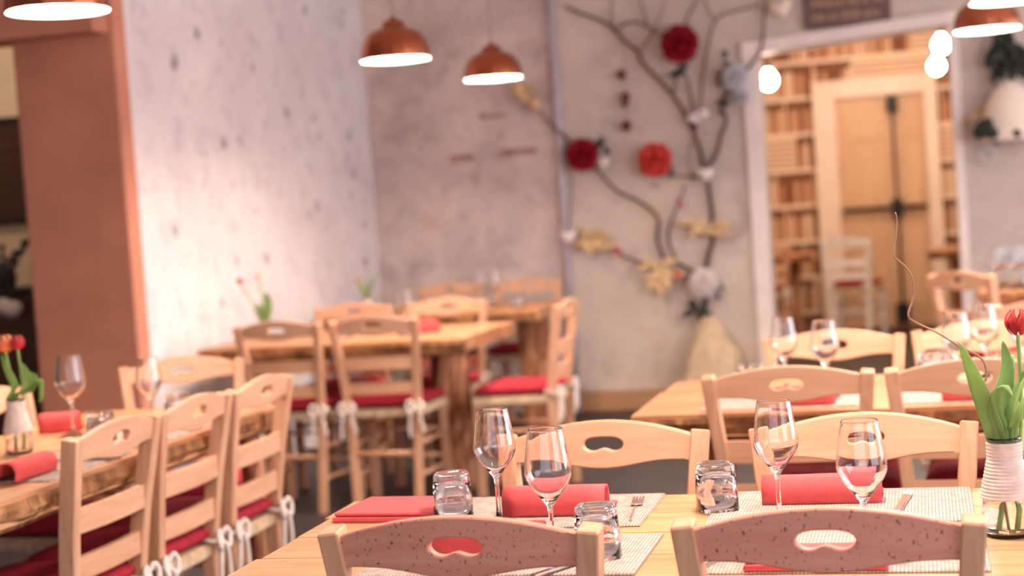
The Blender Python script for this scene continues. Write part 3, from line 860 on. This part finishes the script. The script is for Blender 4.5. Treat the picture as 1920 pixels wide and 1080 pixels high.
def solidify(o, th):
    md = o.modifiers.new('thick', 'SOLIDIFY'); md.thickness = th
def blossom(bm, c, h, r, n=6):
    c = Vector(c)
    for k in range(n):
        a0 = 2*PI*k/n; rr = r * (1 if k % 2 else .86); rows = []
        for i in range(7):
            t = i / 6
            rad = rr * math.sin(PI * (.10 + .80 * t)) ** .7; wid = .62 * math.sin(PI * min(.97, .15 + .85 * t))
            rows.append([bm.verts.new(c + Vector((rad * math.cos(a0 + s * wid), rad * math.sin(a0 + s * wid), h * t - .1*h*abs(s)*t))) for s in (-1, -.4, .4, 1)])
        for i in range(6):
            for j in range(3): bm.faces.new((rows[i][j], rows[i][j+1], rows[i+1][j+1], rows[i+1][j]))
def tulip(label, base, head, petal, leaves, hs=(.045, .022), stemr=.0035, group=None):
    """base, head world points; leaves: list of (path, width, side)"""
    base, head = Vector(base), Vector(head)
    r = empty('tulip', base); tag(r, label, 'tulip', group)
    bm = bmesh.new(); mid = (base + head) / 2 + Vector((.008, .004, .01)) - base
    tube(bm, smooth_path([Vector((0, 0, 0)), mid, head - base], 6), stemr, 7); mesh_obj('stem', bm, 'stem', r, True)
    if petal:
        bm = bmesh.new(); blossom(bm, head - base, hs[0], hs[1]); o = mesh_obj('blossom', bm, petal, r, True); solidify(o, .0012)
    for path, wd, side in leaves:
        bm = bmesh.new(); blade(bm, [Vector(p) - base for p in path], wd, side); o = mesh_obj('leaf', bm, 'leaf', r, True); solidify(o, .0012)
    return r
VX, VY = .107, 2.665
make_vase('glass bottle vase with twine-wound neck holding tulips on the near table', (VX, VY, TZ), 1.0)
vb = Vector((VX, VY, TZ + .012)); vn = Vector((VX, VY, TZ + .155))
P = lambda x, y, Y=VY: ony(x, y, Y)
tulip('red tulip standing in the twine-wound vase', vb + Vector((.010, .004, 0)), P(1909, 628), 'red_petal',
      [([vn + Vector((-.004, 0, -.06)), vn + Vector((-.008, -.006, 0)), P(1845, 745, VY - .02), P(1822, 690, VY - .03), P(1800, 642, VY - .035)], .036, (.8, -.5, .3)),
       ([vn + Vector((.004, .004, -.05)), vn + Vector((.006, .004, .02)), P(1878, 745, VY + .01), P(1888, 690, VY + .012), P(1880, 638, VY + .01)], .034, (1, .3, 0)),
       ([vn + Vector((.010, 0, -.05)), vn + Vector((.012, 0, .01)), P(1898, 770), P(1915, 715), P(1935, 680)], .026, (.7, -.6, .3))], (.044, .021))
tulip('leafy closed tulip with bent tip in the twine-wound vase', vb + Vector((-.012, -.004, 0)), P(1898, 665, VY + .02), None,
      [([vn + Vector((-.002, -.008, -.04)), vn + Vector((-.004, -.010, .02)), P(1866, 772, VY - .02), P(1868, 735, VY - .03), P(1882, 722, VY - .04), P(1899, 742, VY - .05)], .024, (1, 0, .2)),
       ([vn + Vector((.004, -.008, -.05)), vn + Vector((.008, -.010, .02)), P(1900, 800, VY - .02), P(1910, 770, VY - .03), P(1922, 742, VY - .03)], .020, (.8, -.4, .2))])
bm = bmesh.new()
tw = [P(1862, 848), P(1846, 800), P(1838, 760), P(1836, 735), P(1850, 705), P(1840, 672), P(1800, 650), P(1760, 625), P(1722, 607), P(1703, 592), P(1712, 560), P(1712, 525), P(1700, 503), P(1684, 488), P(1676, 478), P(1680, 440), P(1682, 415), P(1679, 398)]
tw[0] = vn + Vector((-.012, -.006, -.02))
pth = smooth_path(tw, 4); tb = Vector(vb) + Vector((0, -.02, .002))
tube(bm, [p - tb for p in [tb] + pth], lambda i: .0022 - .0013 * i / (len(pth) + 1), 6)
o = mesh_obj('willow_twig', bm, 'twig_pale', None, True, tb); tag(o, 'thin curly willow twig rising from the twine-wound vase', 'twig')

# left table vase with two tulips
LV = Vector((-2.44, 3.90, TZ))
make_vase('glass bottle vase with twine on the left table holding peach and pink tulips', LV, .95)
ln = LV + Vector((0, 0, .145)); Q = lambda x, y, Y=3.90: ony(x, y, Y)
tulip('peach tulip in the vase on the left table', LV + Vector((-.008, 0, .012)), Q(10, 660), 'peach_petal',
      [([ln + Vector((-.004, 0, -.04)), ln + Vector((-.01, 0, .01)), Q(30, 725), Q(14, 690), Q(2, 662)], .034, (.9, -.2, .3)),
       ([ln, ln + Vector((.005, -.005, .015)), Q(58, 735), Q(72, 712), Q(76, 742), Q(74, 755)], .034, (.8, -.5, 0))], (.050, .026))
tulip('pink red tulip in the vase on the left table', LV + Vector((.010, 0, .012)), Q(33, 655), 'red_petal',
      [([ln, ln + Vector((0, -.005, .01)), Q(52, 725), Q(50, 700), Q(40, 680)], .036, (.9, .1, .2)),
       ([ln, ln + Vector((.006, 0, .012)), Q(62, 728), Q(66, 705), Q(58, 698)], .04, (.9, -.3, .1))], (.040, .022))
# little vases on the two log tables
F1 = Vector((-3.27, 7.58, TZ)); F2 = Vector((-3.29, 9.2, TZ))
make_vase('small vase with a pink flower on the log-legged table', F1, .62)
tulip('pink flower in the small vase on the log-legged table', F1 + Vector((-.003, 0, .008)), ony(450, 532, 7.58), 'red_petal',
      [([F1 + Vector((0, 0, .08)), F1 + Vector((-.03, 0, .14)), F1 + Vector((-.05, 0, .17)), F1 + Vector((-.075, 0, .16))], .04, (.4, -.9, 0)),
       ([F1 + Vector((0, 0, .08)), F1 + Vector((.01, 0, .15)), F1 + Vector((.02, 0, .20)), F1 + Vector((.012, 0, .24))], .05, (.9, .2, 0))], (.032, .017), .004)
tulip('yellow green bud in the small vase on the log-legged table', F1 + Vector((.004, 0, .008)), ony(484, 522, 7.58), 'gold',
      [([F1 + Vector((0, 0, .08)), F1 + Vector((.015, 0, .12)), F1 + Vector((.03, 0, .16)), F1 + Vector((.03, 0, .20))], .045, (.9, -.3, 0)),
       ([F1 + Vector((0, 0, .08)), F1 + Vector((-.012, 0, .12)), F1 + Vector((-.02, 0, .15)), F1 + Vector((-.04, 0, .19))], .04, (.9, .3, 0))], (.028, .014), .004)
make_vase('small vase with yellow flowers on the rear log table', F2, .62)
tulip('yellow flower in the small vase on the rear log table', F2 + Vector((-.004, 0, .008)), ony(672, 532, 9.2), 'gold',
      [([F2 + Vector((0, 0, .08)), F2 + Vector((.02, 0, .14)), F2 + Vector((.05, 0, .20)), F2 + Vector((.07, 0, .24))], .05, (.5, -.8, 0)),
       ([F2 + Vector((0, 0, .08)), F2 + Vector((-.01, 0, .12)), F2 + Vector((-.02, 0, .17)), F2 + Vector((-.015, 0, .20))], .04, (.9, .2, 0))], (.05, .022), .004)
tulip('dark bud on a thin stem in the small vase on the rear log table', F2 + Vector((.004, 0, .008)), ony(686, 494, 9.2), 'darkred', [], (.022, .012), .003)

# ================================================================== PENDANT LAMPS
def make_lamp():
    r = empty('pendant_lamp'); r['category'] = 'lamp'
    D = .155
    bm = bmesh.new()
    o = [(D, 0), (D, .010), (.153, .034), (.145, .068), (.128, .100), (.101, .124), (.066, .138), (.053, .141), (.052, .152), (.044, .168), (.028, .176), (.014, .178), (.012, .190), (0, .190)]
    lathe(bm, o, 40); i0 = [(D - .0015, .0005), (.152, .0005), (.150, .034), (.142, .067), (.125, .098), (.098, .120), (0, .130)]
    sh = mesh_obj('shade', bm, 'copper', r, True); sh['label'] = 'brushed copper dome shade'
    bm = bmesh.new(); lathe(bm, i0, 40); mesh_obj('inner_shade', bm, 'shade_in', r, True)
    bm = bmesh.new(); lathe(bm, [(0, .044), (.135, .044), (.135, .048), (0, .048)], 40); df = mesh_obj('diffuser', bm, 'lampglow', r, True); df['label'] = 'glowing white diffuser'
    bm = bmesh.new(); tube(bm, [(0, 0, .188), (0, 0, CZ - 2.05 - .02)], .0045, 6); mesh_obj('cable', bm, 'cable', r, True)
    bm = bmesh.new(); lathe(bm, [(0, CZ - 2.05 - .03), (.05, CZ - 2.05 - .03), (.05, CZ - 2.05 + .0), (0, CZ - 2.05 + .0)], 20); mesh_obj('ceiling_rose', bm, 'copper', r, True)
    return r
LP = make_lamp()
def lamp(p, label): 
    o = put(LP, (p[0], p[1], 2.05), 0, label, 'lamp'); return o
def lamp_px(x, y, wd, label):
    d = ray(x, y); p = CAM + d * ((2.05 - CAM.z) / d.z); return lamp(p, label)
lamp_px(109, 22, 206, 'copper dome pendant lamp over the left table, before the pillar')
lamp_px(742, 113, 126, 'copper dome pendant lamp over the log-legged table')
lamp_px(925, 148, 109, 'copper dome pendant lamp beside the gold bow on the branch, over the rear log table')
lamp_px(1851, 57, 122, 'copper dome pendant lamp over the side table, the lower of two')
lamp_px(1893, 2, 135, 'copper dome pendant lamp nearer the bark-edged table')
lamp((-.25, 2.74), 'copper dome pendant lamp over the near table')
lamp((.08, 4.55), 'copper dome pendant lamp right over the bark-edged table')
# bulbs of the back room
def bulb(p, label, top=CZ, s=1.0):
    r = empty('hanging_bulb', p); tag(r, label, 'bulb')
    bm = bmesh.new(); lathe(bm, [(0, -.065*s), (.03*s, -.058*s), (.055*s, -.03*s), (.062*s, 0), (.055*s, .03*s), (.032*s, .06*s), (.02*s, .08*s), (0, .08*s)], 20)
    mesh_obj('globe', bm, 'bulb', r, True)
    bm = bmesh.new(); lathe(bm, [(0, .078*s), (.022*s, .078*s), (.022*s, .12*s), (0, .125*s)], 14); mesh_obj('socket', bm, 'black', r, True)
    bm = bmesh.new(); tube(bm, [(0, 0, .12*s), (0, 0, top - p[2] - .001)], .004, 6); mesh_obj('cable', bm, 'cable', r, True)
bulb(ony(1441, 151, 11.3), 'glowing globe bulb hanging beside the left door jamb')
bulb(ony(1765, 84, 12.6), 'glowing bulb hanging by the right door jamb, the higher of two')
bulb(ony(1756, 124, 13.4), 'glowing bulb hanging by the right door jamb, the lower of two')
bulb(Vector((-1.7, 12.4, 2.2)), 'added unseen bulb hanging in the hidden left part of the back room')  # out of view, added to make the back room warm and bright
bulb(Vector((.9, 12.0, 2.2)), 'added unseen bulb hanging in the hidden right part of the back room')  # likewise out of view, added for more warm light
bulb(Vector((-.4, 12.4, 2.75)), 'added unseen bulb high over the middle of the back room', CZ, 1.3)  # unseen extra bulb, added to brighten the middle of the room
bulb(Vector((-.3, 14.0, 2.75)), 'added unseen bulb high before the double door of the back room', CZ, 1.3)  # unseen extra bulb, added to brighten the door end of the room
bulb(Vector((-5.4, 7.9, 2.55)), 'glowing bulb before the dark picture in the side room beyond the pillar', CZ, 1.0)

# ================================================================== WALL DECORATIONS
YT = YB - .055
def W(px, py, off=0.0): return ony(px, py, YT - off)
# the decorated branch tree
tb = Vector((W(1325, 600).x, YT, 0))
tree = empty('branch_tree', tb); tag(tree, 'bare twisted branches fixed up the plaster wall, hung with paper flowers', 'branches')
def limb(pts, r0, r1, mt='twig', nm='branch'):
    r0 *= .72; r1 *= .72
    pth = smooth_path([W(*p) for p in pts], 4); n = len(pth)
    for i, p in enumerate(pth): p.y += .012 * noise.noise(p * 6)
    bm = bmesh.new(); tube(bm, [p - tb for p in pth], lambda i: r0 + (r1 - r0) * i / (n - 1), 7)
    mesh_obj(nm, bm, mt, tree, True)
limb([(1322, 575), (1322, 520), (1327, 485), (1336, 450), (1336, 412), (1329, 350), (1323, 330), (1313, 280), (1294, 233), (1278, 202), (1259, 175), (1235, 148), (1204, 117), (1198, 97), (1173, 78), (1154, 58), (1130, 39), (1084, 23), (1060, 10)], .024, .011, 'twig', 'trunk')
limb([(1318, 318), (1333, 307), (1346, 280), (1352, 253), (1362, 225), (1352, 195), (1367, 167), (1399, 132), (1426, 93), (1432, 39), (1436, -20)], .020, .010)
limb([(1262, 178), (1268, 148), (1276, 110)], .012, .008)
limb([(1301, 240), (1300, 206), (1290, 155), (1278, 120)], .014, .008)
limb([(1303, 250), (1313, 198), (1319, 136), (1329, 78), (1344, 35), (1387, 19), (1425, 8)], .012, .007)
limb([(1156, 60), (1169, 45), (1193, 41), (1220, 54), (1243, 70)], .011, .008)
limb([(1280, 60), (1284, 47), (1294, 23), (1312, -10)], .012, .008)
limb([(1152, 58), (1146, 23), (1150, -15)], .009, .006)
limb([(1214, 48), (1204, 12), (1196, -15)], .008, .005)
limb([(1340, 40), (1325, 10), (1318, -15)], .007, .005)
limb([(1195, 100), (1215, 75), (1235, 40), (1250, -10)], .007, .005)
limb([(1095, 290), (1068, 264), (1029, 229), (1010, 206), (985, 180)], .015, .008)
limb([(1246, 485), (1239, 471), (1232, 443), (1235, 412), (1216, 389), (1189, 373), (1158, 358), (1130, 330), (1110, 305)], .018, .010)
limb([(1318, 520), (1285, 500), (1267, 486), (1253, 450), (1258, 415), (1274, 380), (1284, 345)], .016, .007)
limb([(1300, 520), (1262, 505), (1218, 496), (1193, 489), (1169, 478), (1150, 465), (1105, 452), (1072, 440)], .014, .006)
limb([(1317, 332), (1290, 331), (1258, 326), (1235, 312)], .009, .006)
limb([(1074, 300), (1072, 350), (1068, 400), (1066, 435)], .006, .004)
limb([(1000, 215), (980, 205)], .005, .003)
limb([(1300, 345), (1290, 300), (1298, 262)], .007, .005)
limb([(1380, 360), (1398, 400), (1388, 440), (1345, 458)], .005, .004, 'twig_pale')
limb([(1010, 330), (1030, 370), (1050, 415), (1066, 440)], .005, .003, 'twig_pale')

def pom(px, py, rpx, mt, label, off=.05):
    c = W(px, py, off); R = rpx / 285.0
    bm = bmesh.new(); n = 46
    bmesh.ops.create_icosphere(bm, subdivisions=2, radius=R * .58)
    for k in range(n):
        zz = 1 - 2 * (k + .5) / n; a = k * 2.39996; s = math.sqrt(1 - zz*zz)
        d = Vector((s*math.cos(a), s*math.sin(a), zz)); t1 = d.cross(Vector((.3, .5, .8))).normalized(); t2 = d.cross(t1)
        base = d * R * .5; q = R * .44
        vs = [bm.verts.new(base + (t1*math.cos(b) + t2*math.sin(b)) * q * (1 + .25*math.sin(3*b + k)) + d * R * (.40 + .16*math.sin(2*b + k))) for b in [2*PI*j/7 for j in range(7)]]
        cv = bm.verts.new(base)
        for j in range(7): bm.faces.new((cv, vs[j], vs[(j+1) % 7]))
    o = mesh_obj('paper_flower', bm, mt, None, False, c); return tag(o, label, 'flower')
pom(1275, 82, 33, 'crimson', 'large crimson paper flower at the top of the branches')
pom(1092, 290, 29, 'crimson', 'crimson paper flower on the low left branch beside a dark leaf')
pom(1228, 300, 30, 'coral', 'coral red paper flower in the middle of the branches')
pom(1378, 143, 22, 'paleblue', 'pale silk flower near the door jamb')
pom(1391, 180, 14, 'paleblue', 'tiny pale silk blossom beneath the pale silk flower')
pom(1318, 530, 25, 'ivory', 'white cotton ball flower low on the trunk above dark leaves')
def heart(px, py, s, mt, label, off=.03, rot=0.0, cat='ornament', group=None):
    c = W(px, py, off); S = s / 285.0
    bm = bmesh.new(); n = 24; fr, bk = [], []
    pts = []
    for k in range(n):
        t = 2*PI*k/n; x = 16*math.sin(t)**3; y = 13*math.cos(t) - 5*math.cos(2*t) - 2*math.cos(3*t) - math.cos(4*t)
        x, y = x/17*S, (y+2)/17*S
        pts.append((x*math.cos(rot) - y*math.sin(rot), x*math.sin(rot) + y*math.cos(rot)))
    a = [bm.verts.new((x, -.006, y)) for x, y in pts]; b = [bm.verts.new((x, .006, y)) for x, y in pts]
    cf, cb = bm.verts.new((0, -.018, 0)), bm.verts.new((0, .018, 0))
    for k in range(n):
        k2 = (k+1) % n
        bm.faces.new((a[k], a[k2], b[k2], b[k])); bm.faces.new((cf, a[k], a[k2])); bm.faces.new((cb, b[k2], b[k]))
    o = mesh_obj('heart_ornament', bm, mt, None, True, c); return tag(o, label, cat, group)
heart(1066, 446, 17, 'ivory', 'ivory felt heart hanging by the pipe')
heart(1323, 328, 16, 'ivory', 'ivory felt heart at the fork of the trunk')
heart(1303, 222, 15, 'ivory', 'ivory felt heart on the upper trunk, the lower of a pair', .04, .5)
heart(1318, 215, 12, 'ivory', 'small ivory felt heart on the upper trunk, the higher of a pair', .06, -.4)
heart(1131, 306, 13, 'ivory', 'small ivory heart beside the low crimson flower')
heart(1465, 18, 22, 'cream_shell', 'pale pink heart above the doorway beside the brown board', .02, .3)
# string of dark red beads
sp = W(1168, 60)
gs = empty('bead_garland', sp); tag(gs, 'dark red wooden drops hanging on a thread from a branch', 'garland')
bm = bmesh.new(); tube(bm, [(0, 0, 0), W(1176, 246) - sp], .002, 5); mesh_obj('thread', bm, 'twig', gs)
for px, py, s in ((1165, 140, 9), (1173, 182, 9), (1172, 194, 7), (1175, 236, 10)):
    bm = bmesh.new(); S = s/285; lathe(bm, [(0, -S*1.3), (S*.8, -S*.5), (S, .1*S), (S*.55, S*.8), (0, S*1.3)], 10)
    mesh_obj('drop', bm, 'darkred', gs, True, W(px, py) - sp)
# leaves, bows and gold leaf clusters
def cluster(px, py, rpx, mt, label, n=9, seed=0, flat=.5, name='leaf_cluster', cat='leaves', elong=1.0):
    rnd = random.Random(seed + px); c = W(px, py, .03); R = rpx/285
    r = empty(name, c); tag(r, label, cat)
    for k in range(n):
        a = rnd.uniform(0, 2*PI); d = Vector((math.cos(a)*elong, -rnd.uniform(0, flat), math.sin(a))).normalized()
        if elong > 1: d.x *= elong
        st = Vector((rnd.uniform(-.4, .4)*R, rnd.uniform(-.01, .0), rnd.uniform(-.4, .4)*R))
        bm = bmesh.new(); L = R * rnd.uniform(.6, 1.0)
        blade(bm, [st, st + d*L*.35 + Vector((0, -.01, 0)), st + d*L*.7 + Vector((0, -.015, 0)), st + d*L + Vector((0, -.008, -.01))], L*.55, Vector((-d.z, .3, d.x)))
        o = mesh_obj('leaf', bm, mt, r, True); solidify(o, .0015)
cluster(1129, 272, 19, 'leaf_d', 'dark leaf sprig beside the low crimson flower', 6, 1)
cluster(1276, 131, 18, 'leaf_d', 'dark leaf sprig beneath the large crimson flower', 6, 2)
cluster(1366, 108, 18, 'leaf_d', 'dark leaf tip above the pale silk flower', 5, 3)
cluster(1348, 150, 15, 'leaf_d', 'dark leaves left of the pale silk flower', 5, 4)
cluster(1356, 198, 15, 'leaf_d', 'dark leaf ball on the forked branch below the pale silk flower', 9, 5)
cluster(1312, 577, 26, 'leaf_d', 'black leaves under the white cotton ball', 10, 6)
cluster(1344, 545, 14, 'leaf_d', 'black leaves at the right side of the white cotton ball', 5, 16)
cluster(1106, 452, 30, 'gold', 'gold leaf cluster between the ivory heart and the trunk', 12, 7, .4, elong=1.5)
cluster(1240, 508, 36, 'gold', 'gold leaf cluster left of the white cotton ball', 14, 8, .4, elong=1.6)
cluster(1324, 427, 32, 'gold', 'gold leaves crossing the lower trunk', 9, 9, .3, elong=1.8)
cluster(1155, 466, 13, 'coral', 'coral bits on the low branch beside the gold leaves', 5, 10)
cluster(1269, 510, 16, 'coral', 'coral leaves beside the white cotton ball', 6, 11)
cluster(1276, 378, 10, 'coral', 'coral bits on a thin twig under the coral flower', 4, 12)
cluster(1230, 345, 11, 'leaf', 'green sprig under the coral flower', 4, 13)
cluster(1258, 322, 14, 'leaf_d', 'dark leaves right of the coral flower', 5, 14)
# gold bow at the branch tip near the lamp
gp = W(985, 178, .03); gb = empty('gold_bow', gp); tag(gb, 'gold cloth bow tied at the tip of the left branch under a lamp', 'bow')
for (x0, y0), (x1, y1), wd in (((985, 176), (958, 156), .085), ((988, 182), (962, 176), .085), ((992, 184), (1012, 206), .09), ((984, 174), (1006, 164), .06), ((990, 182), (976, 194), .06)):
    bm = bmesh.new(); a, b = W(x0, y0, .03) - gp, W(x1, y1, .04) - gp
    blade(bm, [a, a.lerp(b, .4) + Vector((0, -.03, .01)), a.lerp(b, .8) + Vector((0, -.03, .01)), b], wd, (b - a).cross(Vector((0, 1, 0))), .6)
    o = mesh_obj('loop', bm, 'gold', gb, True); solidify(o, .002)
# lumpy straw-coloured mound at the foot of the branches
bm = bmesh.new(); K, Qn = 26, 16; rings = []
for q in range(Qn + 1):
    t = q / Qn; z = .60 * t; rr = .19 * (1 - t) ** .75 + .035
    ring = []
    for j in range(K):
        a = 2*PI*j/K; k = rr * (1 + .32 * noise.noise(Vector((math.cos(a)*2.2, math.sin(a)*2.2, z*7))) + .12 * noise.noise(Vector((a*4, z*20, 2))))
        ring.append(bm.verts.new((k*math.cos(a)*1.15, k*math.sin(a)*.7, z)))
    rings.append(ring)
for q in range(Qn):
    for j in range(K): bm.faces.new((rings[q][j], rings[q][(j+1) % K], rings[q+1][(j+1) % K], rings[q+1][j]))
bm.faces.new(rings[0]); bm.faces.new(rings[-1])
o = mesh_obj('straw_mound', bm, 'straw', None, True, (W(1340, 640).x, YB - .22, 0)); tag(o, 'lumpy pale straw-coloured mound at the foot of the branches against the wall', 'mound')
# pipe
bm = bmesh.new(); tube(bm, [(0, 0, 0), (0, 0, CZ)], .028, 14)
pp = mesh_obj('wall_pipe', bm, 'pipe', None, True, (-2.275, YB - .035, 0)); tag(pp, 'lilac grey vertical pipe running up the wall beside the branches', 'pipe')
for z in (.5, 1.5, 2.5):
    bm = bmesh.new(); box(bm, (0, .005, z), (.075, .07, .02), .003, 1); mesh_obj('bracket', bm, 'pipe', pp)
# brown board over the doorway
c0, c1 = ony(1507, 2, YB), ony(1672, 40, YB)
bw, bh = c1.x - c0.x, .215; bz = c1.z - .005
bd = empty('name_board', ((c0.x + c1.x)/2, YB - .02, bz)); tag(bd, 'weathered brown board with two faded rows of marks over the doorway', 'sign')
bm = bmesh.new(); box(bm, (0, 0, bh/2), (bw, .035, bh), .004); mesh_obj('board', bm, 'sign', bd)
rnd = random.Random(3)
for row in range(2):
    x = -bw/2 + .05
    while x < bw/2 - .06:
        wd = rnd.uniform(.018, .034); hh = rnd.uniform(.035, .05)
        bm = bmesh.new(); box(bm, (x + wd/2, -.0195, .045 + row*.085 + hh/2), (wd, .004, hh), .0015, 1); mesh_obj('faded_mark', bm, 'sign_ink', bd)
        x += wd + rnd.choice((.012, .014, .03))
# cream dome ornament on the right wall part
hp = ony(1898, 262, YB - .12)
hd = empty('dome_ornament', (hp.x, YB - .13, hp.z)); tag(hd, 'cream dome ornament with dark trimmings hung on the wall right of the doorway', 'ornament')
bm = bmesh.new(); rr = .18
lathe(bm, [(rr*1.02, 0), (rr*1.02, .012), (rr*.98, .07), (rr*.9, .15), (rr*.74, .24), (rr*.5, .31), (rr*.22, .35), (0, .36), (0, .34), (rr*.48, .298), (rr*.86, .15), (rr*.95, .012), (rr*1.02, 0)], 32)
for v in bm.verts: v.co.y *= .68
mesh_obj('dome', bm, 'cream_shell', hd, True)
for dx, dz, s in ((-.155, .085, .055), (-.12, .05, .04), (-.185, .06, .045), (.02, .035, .03)):
    bm = bmesh.new(); bmesh.ops.create_icosphere(bm, subdivisions=2, radius=s)
    for v in bm.verts: v.co = v.co * (1 + .3*noise.noise(v.co*30)); v.co += Vector((dx, -.11, dz))
    mesh_obj('dark_rosette', bm, 'leaf_d', hd, True)
cluster(1838, 222, 24, 'gold', 'gold leaves beside the cream dome ornament', 8, 21)
cluster(1872, 255, 20, 'leaf_d', 'dark trailing leaves below the cream dome ornament', 7, 22)
cluster(1840, 252, 16, 'coral', 'russet leaves under the gold leaves by the cream dome', 5, 23)
cluster(1890, 95, 44, 'leaf_d', 'dark foliage on the wall above the cream dome ornament', 22, 24, .8)
cluster(1908, 130, 34, 'leaf_d', 'dark foliage hanging just over the cream dome top', 14, 25, .8)
cluster(1868, 140, 22, 'leaf_d', 'thin dark twigs left of the hanging foliage by the cream dome', 8, 26)
gb2 = ony(1852, 290, YB - .05)
bm = bmesh.new(); ringpts = [Vector((.045*math.cos(a), 0, .045*math.sin(a))) for a in [2*PI*k/16 for k in range(17)]]
tube(bm, ringpts, .006, 6); o = mesh_obj('hoop', bm, 'paleblue', None, True, gb2); tag(o, 'pale little hoop hanging below the cream dome ornament', 'ornament')

# side room beyond the pillar
pz = ony(20, 320, 9.0)
pf = empty('dark_picture', (pz.x, 9.0, ony(20, 416, 9.0).z)); tag(pf, 'dark framed panel on the cream wall left of the pillar', 'picture')
hh = ony(20, 225, 9.0).z - pf.location.z
bm = bmesh.new(); box(bm, (-.15, .02, hh/2), (.70, .03, hh), .004); mesh_obj('panel', bm, 'dark_wood', pf)
for a in ((-.15, 0, .70, .03), (-.15, hh, .70, .03)):
    bm = bmesh.new(); box(bm, (a[0], .01, a[1]), (a[2], .05, .035), .004); mesh_obj('frame_bar', bm, 'black', pf)
for x in (-.5, .2):
    bm = bmesh.new(); box(bm, (x, .01, hh/2), (.035, .05, hh), .004); mesh_obj('frame_bar', bm, 'black', pf)
kz = ony(30, 540, 8.3).z
kb = empty('dark_cabinet', (-5.35, 8.35, 0)); tag(kb, 'dark wooden sideboard behind the terracotta pillar', 'cabinet')
bm = bmesh.new(); box(bm, (0, 0, kz/2 - .015), (1.5, .5, kz - .03), .006); mesh_obj('body', bm, 'dark_wood', kb)
bm = bmesh.new(); box(bm, (0, 0, kz - .015), (1.56, .54, .03), .006); mesh_obj('top', bm, 'black', kb)
for x in (-.375, .375):
    bm = bmesh.new(); box(bm, (x, -.26, kz*.48), (.70, .03, kz*.85), .006); dd = mesh_obj('door', bm, 'dark_wood', kb)
    bm = bmesh.new(); bmesh.ops.create_icosphere(bm, subdivisions=2, radius=.018, matrix=Matrix.Translation((x - math.copysign(.28, x), -.29, kz*.5))); mesh_obj('knob', bm, 'steel', dd, True)
# twig bouquet on the sideboard
tv = Vector((ony(12, 540, 8.3).x, 8.3, kz))
tr = empty('twig_bouquet', tv); tag(tr, 'dark budding twigs in a small pot on the sideboard', 'plant')
bm = bmesh.new(); lathe(bm, [(0, 0), (.05, 0), (.065, .06), (.055, .12), (.048, .12), (.055, .06), (.04, .01), (0, .01)], 18); mesh_obj('pot', bm, 'black', tr, True)
for k, (x, y) in enumerate(((46, 462), (30, 480), (4, 470), (52, 458), (-10, 490))):
    e = ony(x, y, 8.3) - tv; bm = bmesh.new()
    tube(bm, smooth_path([(0, 0, .06), e * .4 + Vector((.02*(k-2), 0, .06)), e], 5), .008, 6); b = mesh_obj('twig', bm, 'leaf_d', tr, True)
    for q in (.45, .7, .95):
        bm = bmesh.new(); bmesh.ops.create_icosphere(bm, subdivisions=1, radius=.022, matrix=Matrix.Translation(e*q + Vector((0, 0, .03)))); mesh_obj('bud', bm, 'leaf_d', b, True)
for k, (x, y) in enumerate(((8, 575), (26, 580))):
    bm = bmesh.new(); c = ony(x, y, 8.02) - tv; bmesh.ops.create_icosphere(bm, subdivisions=2, radius=.05)
    for v in bm.verts: v.co = v.co * (1 + .3*noise.noise(v.co*20 + Vector((k, 0, 0)))) + c
    b = mesh_obj('pale_blossom', bm, 'twine', tr, True)
    bm = bmesh.new(); tube(bm, smooth_path([(0, 0, .08), Vector((c.x*.5, c.y*.6, .14)), c], 5), .007, 6); mesh_obj('twig', bm, 'leaf_d', tr, True)
for proto in (CH, WG, TU, FK, KN, LP):
    if 'used' in proto: del proto['used']
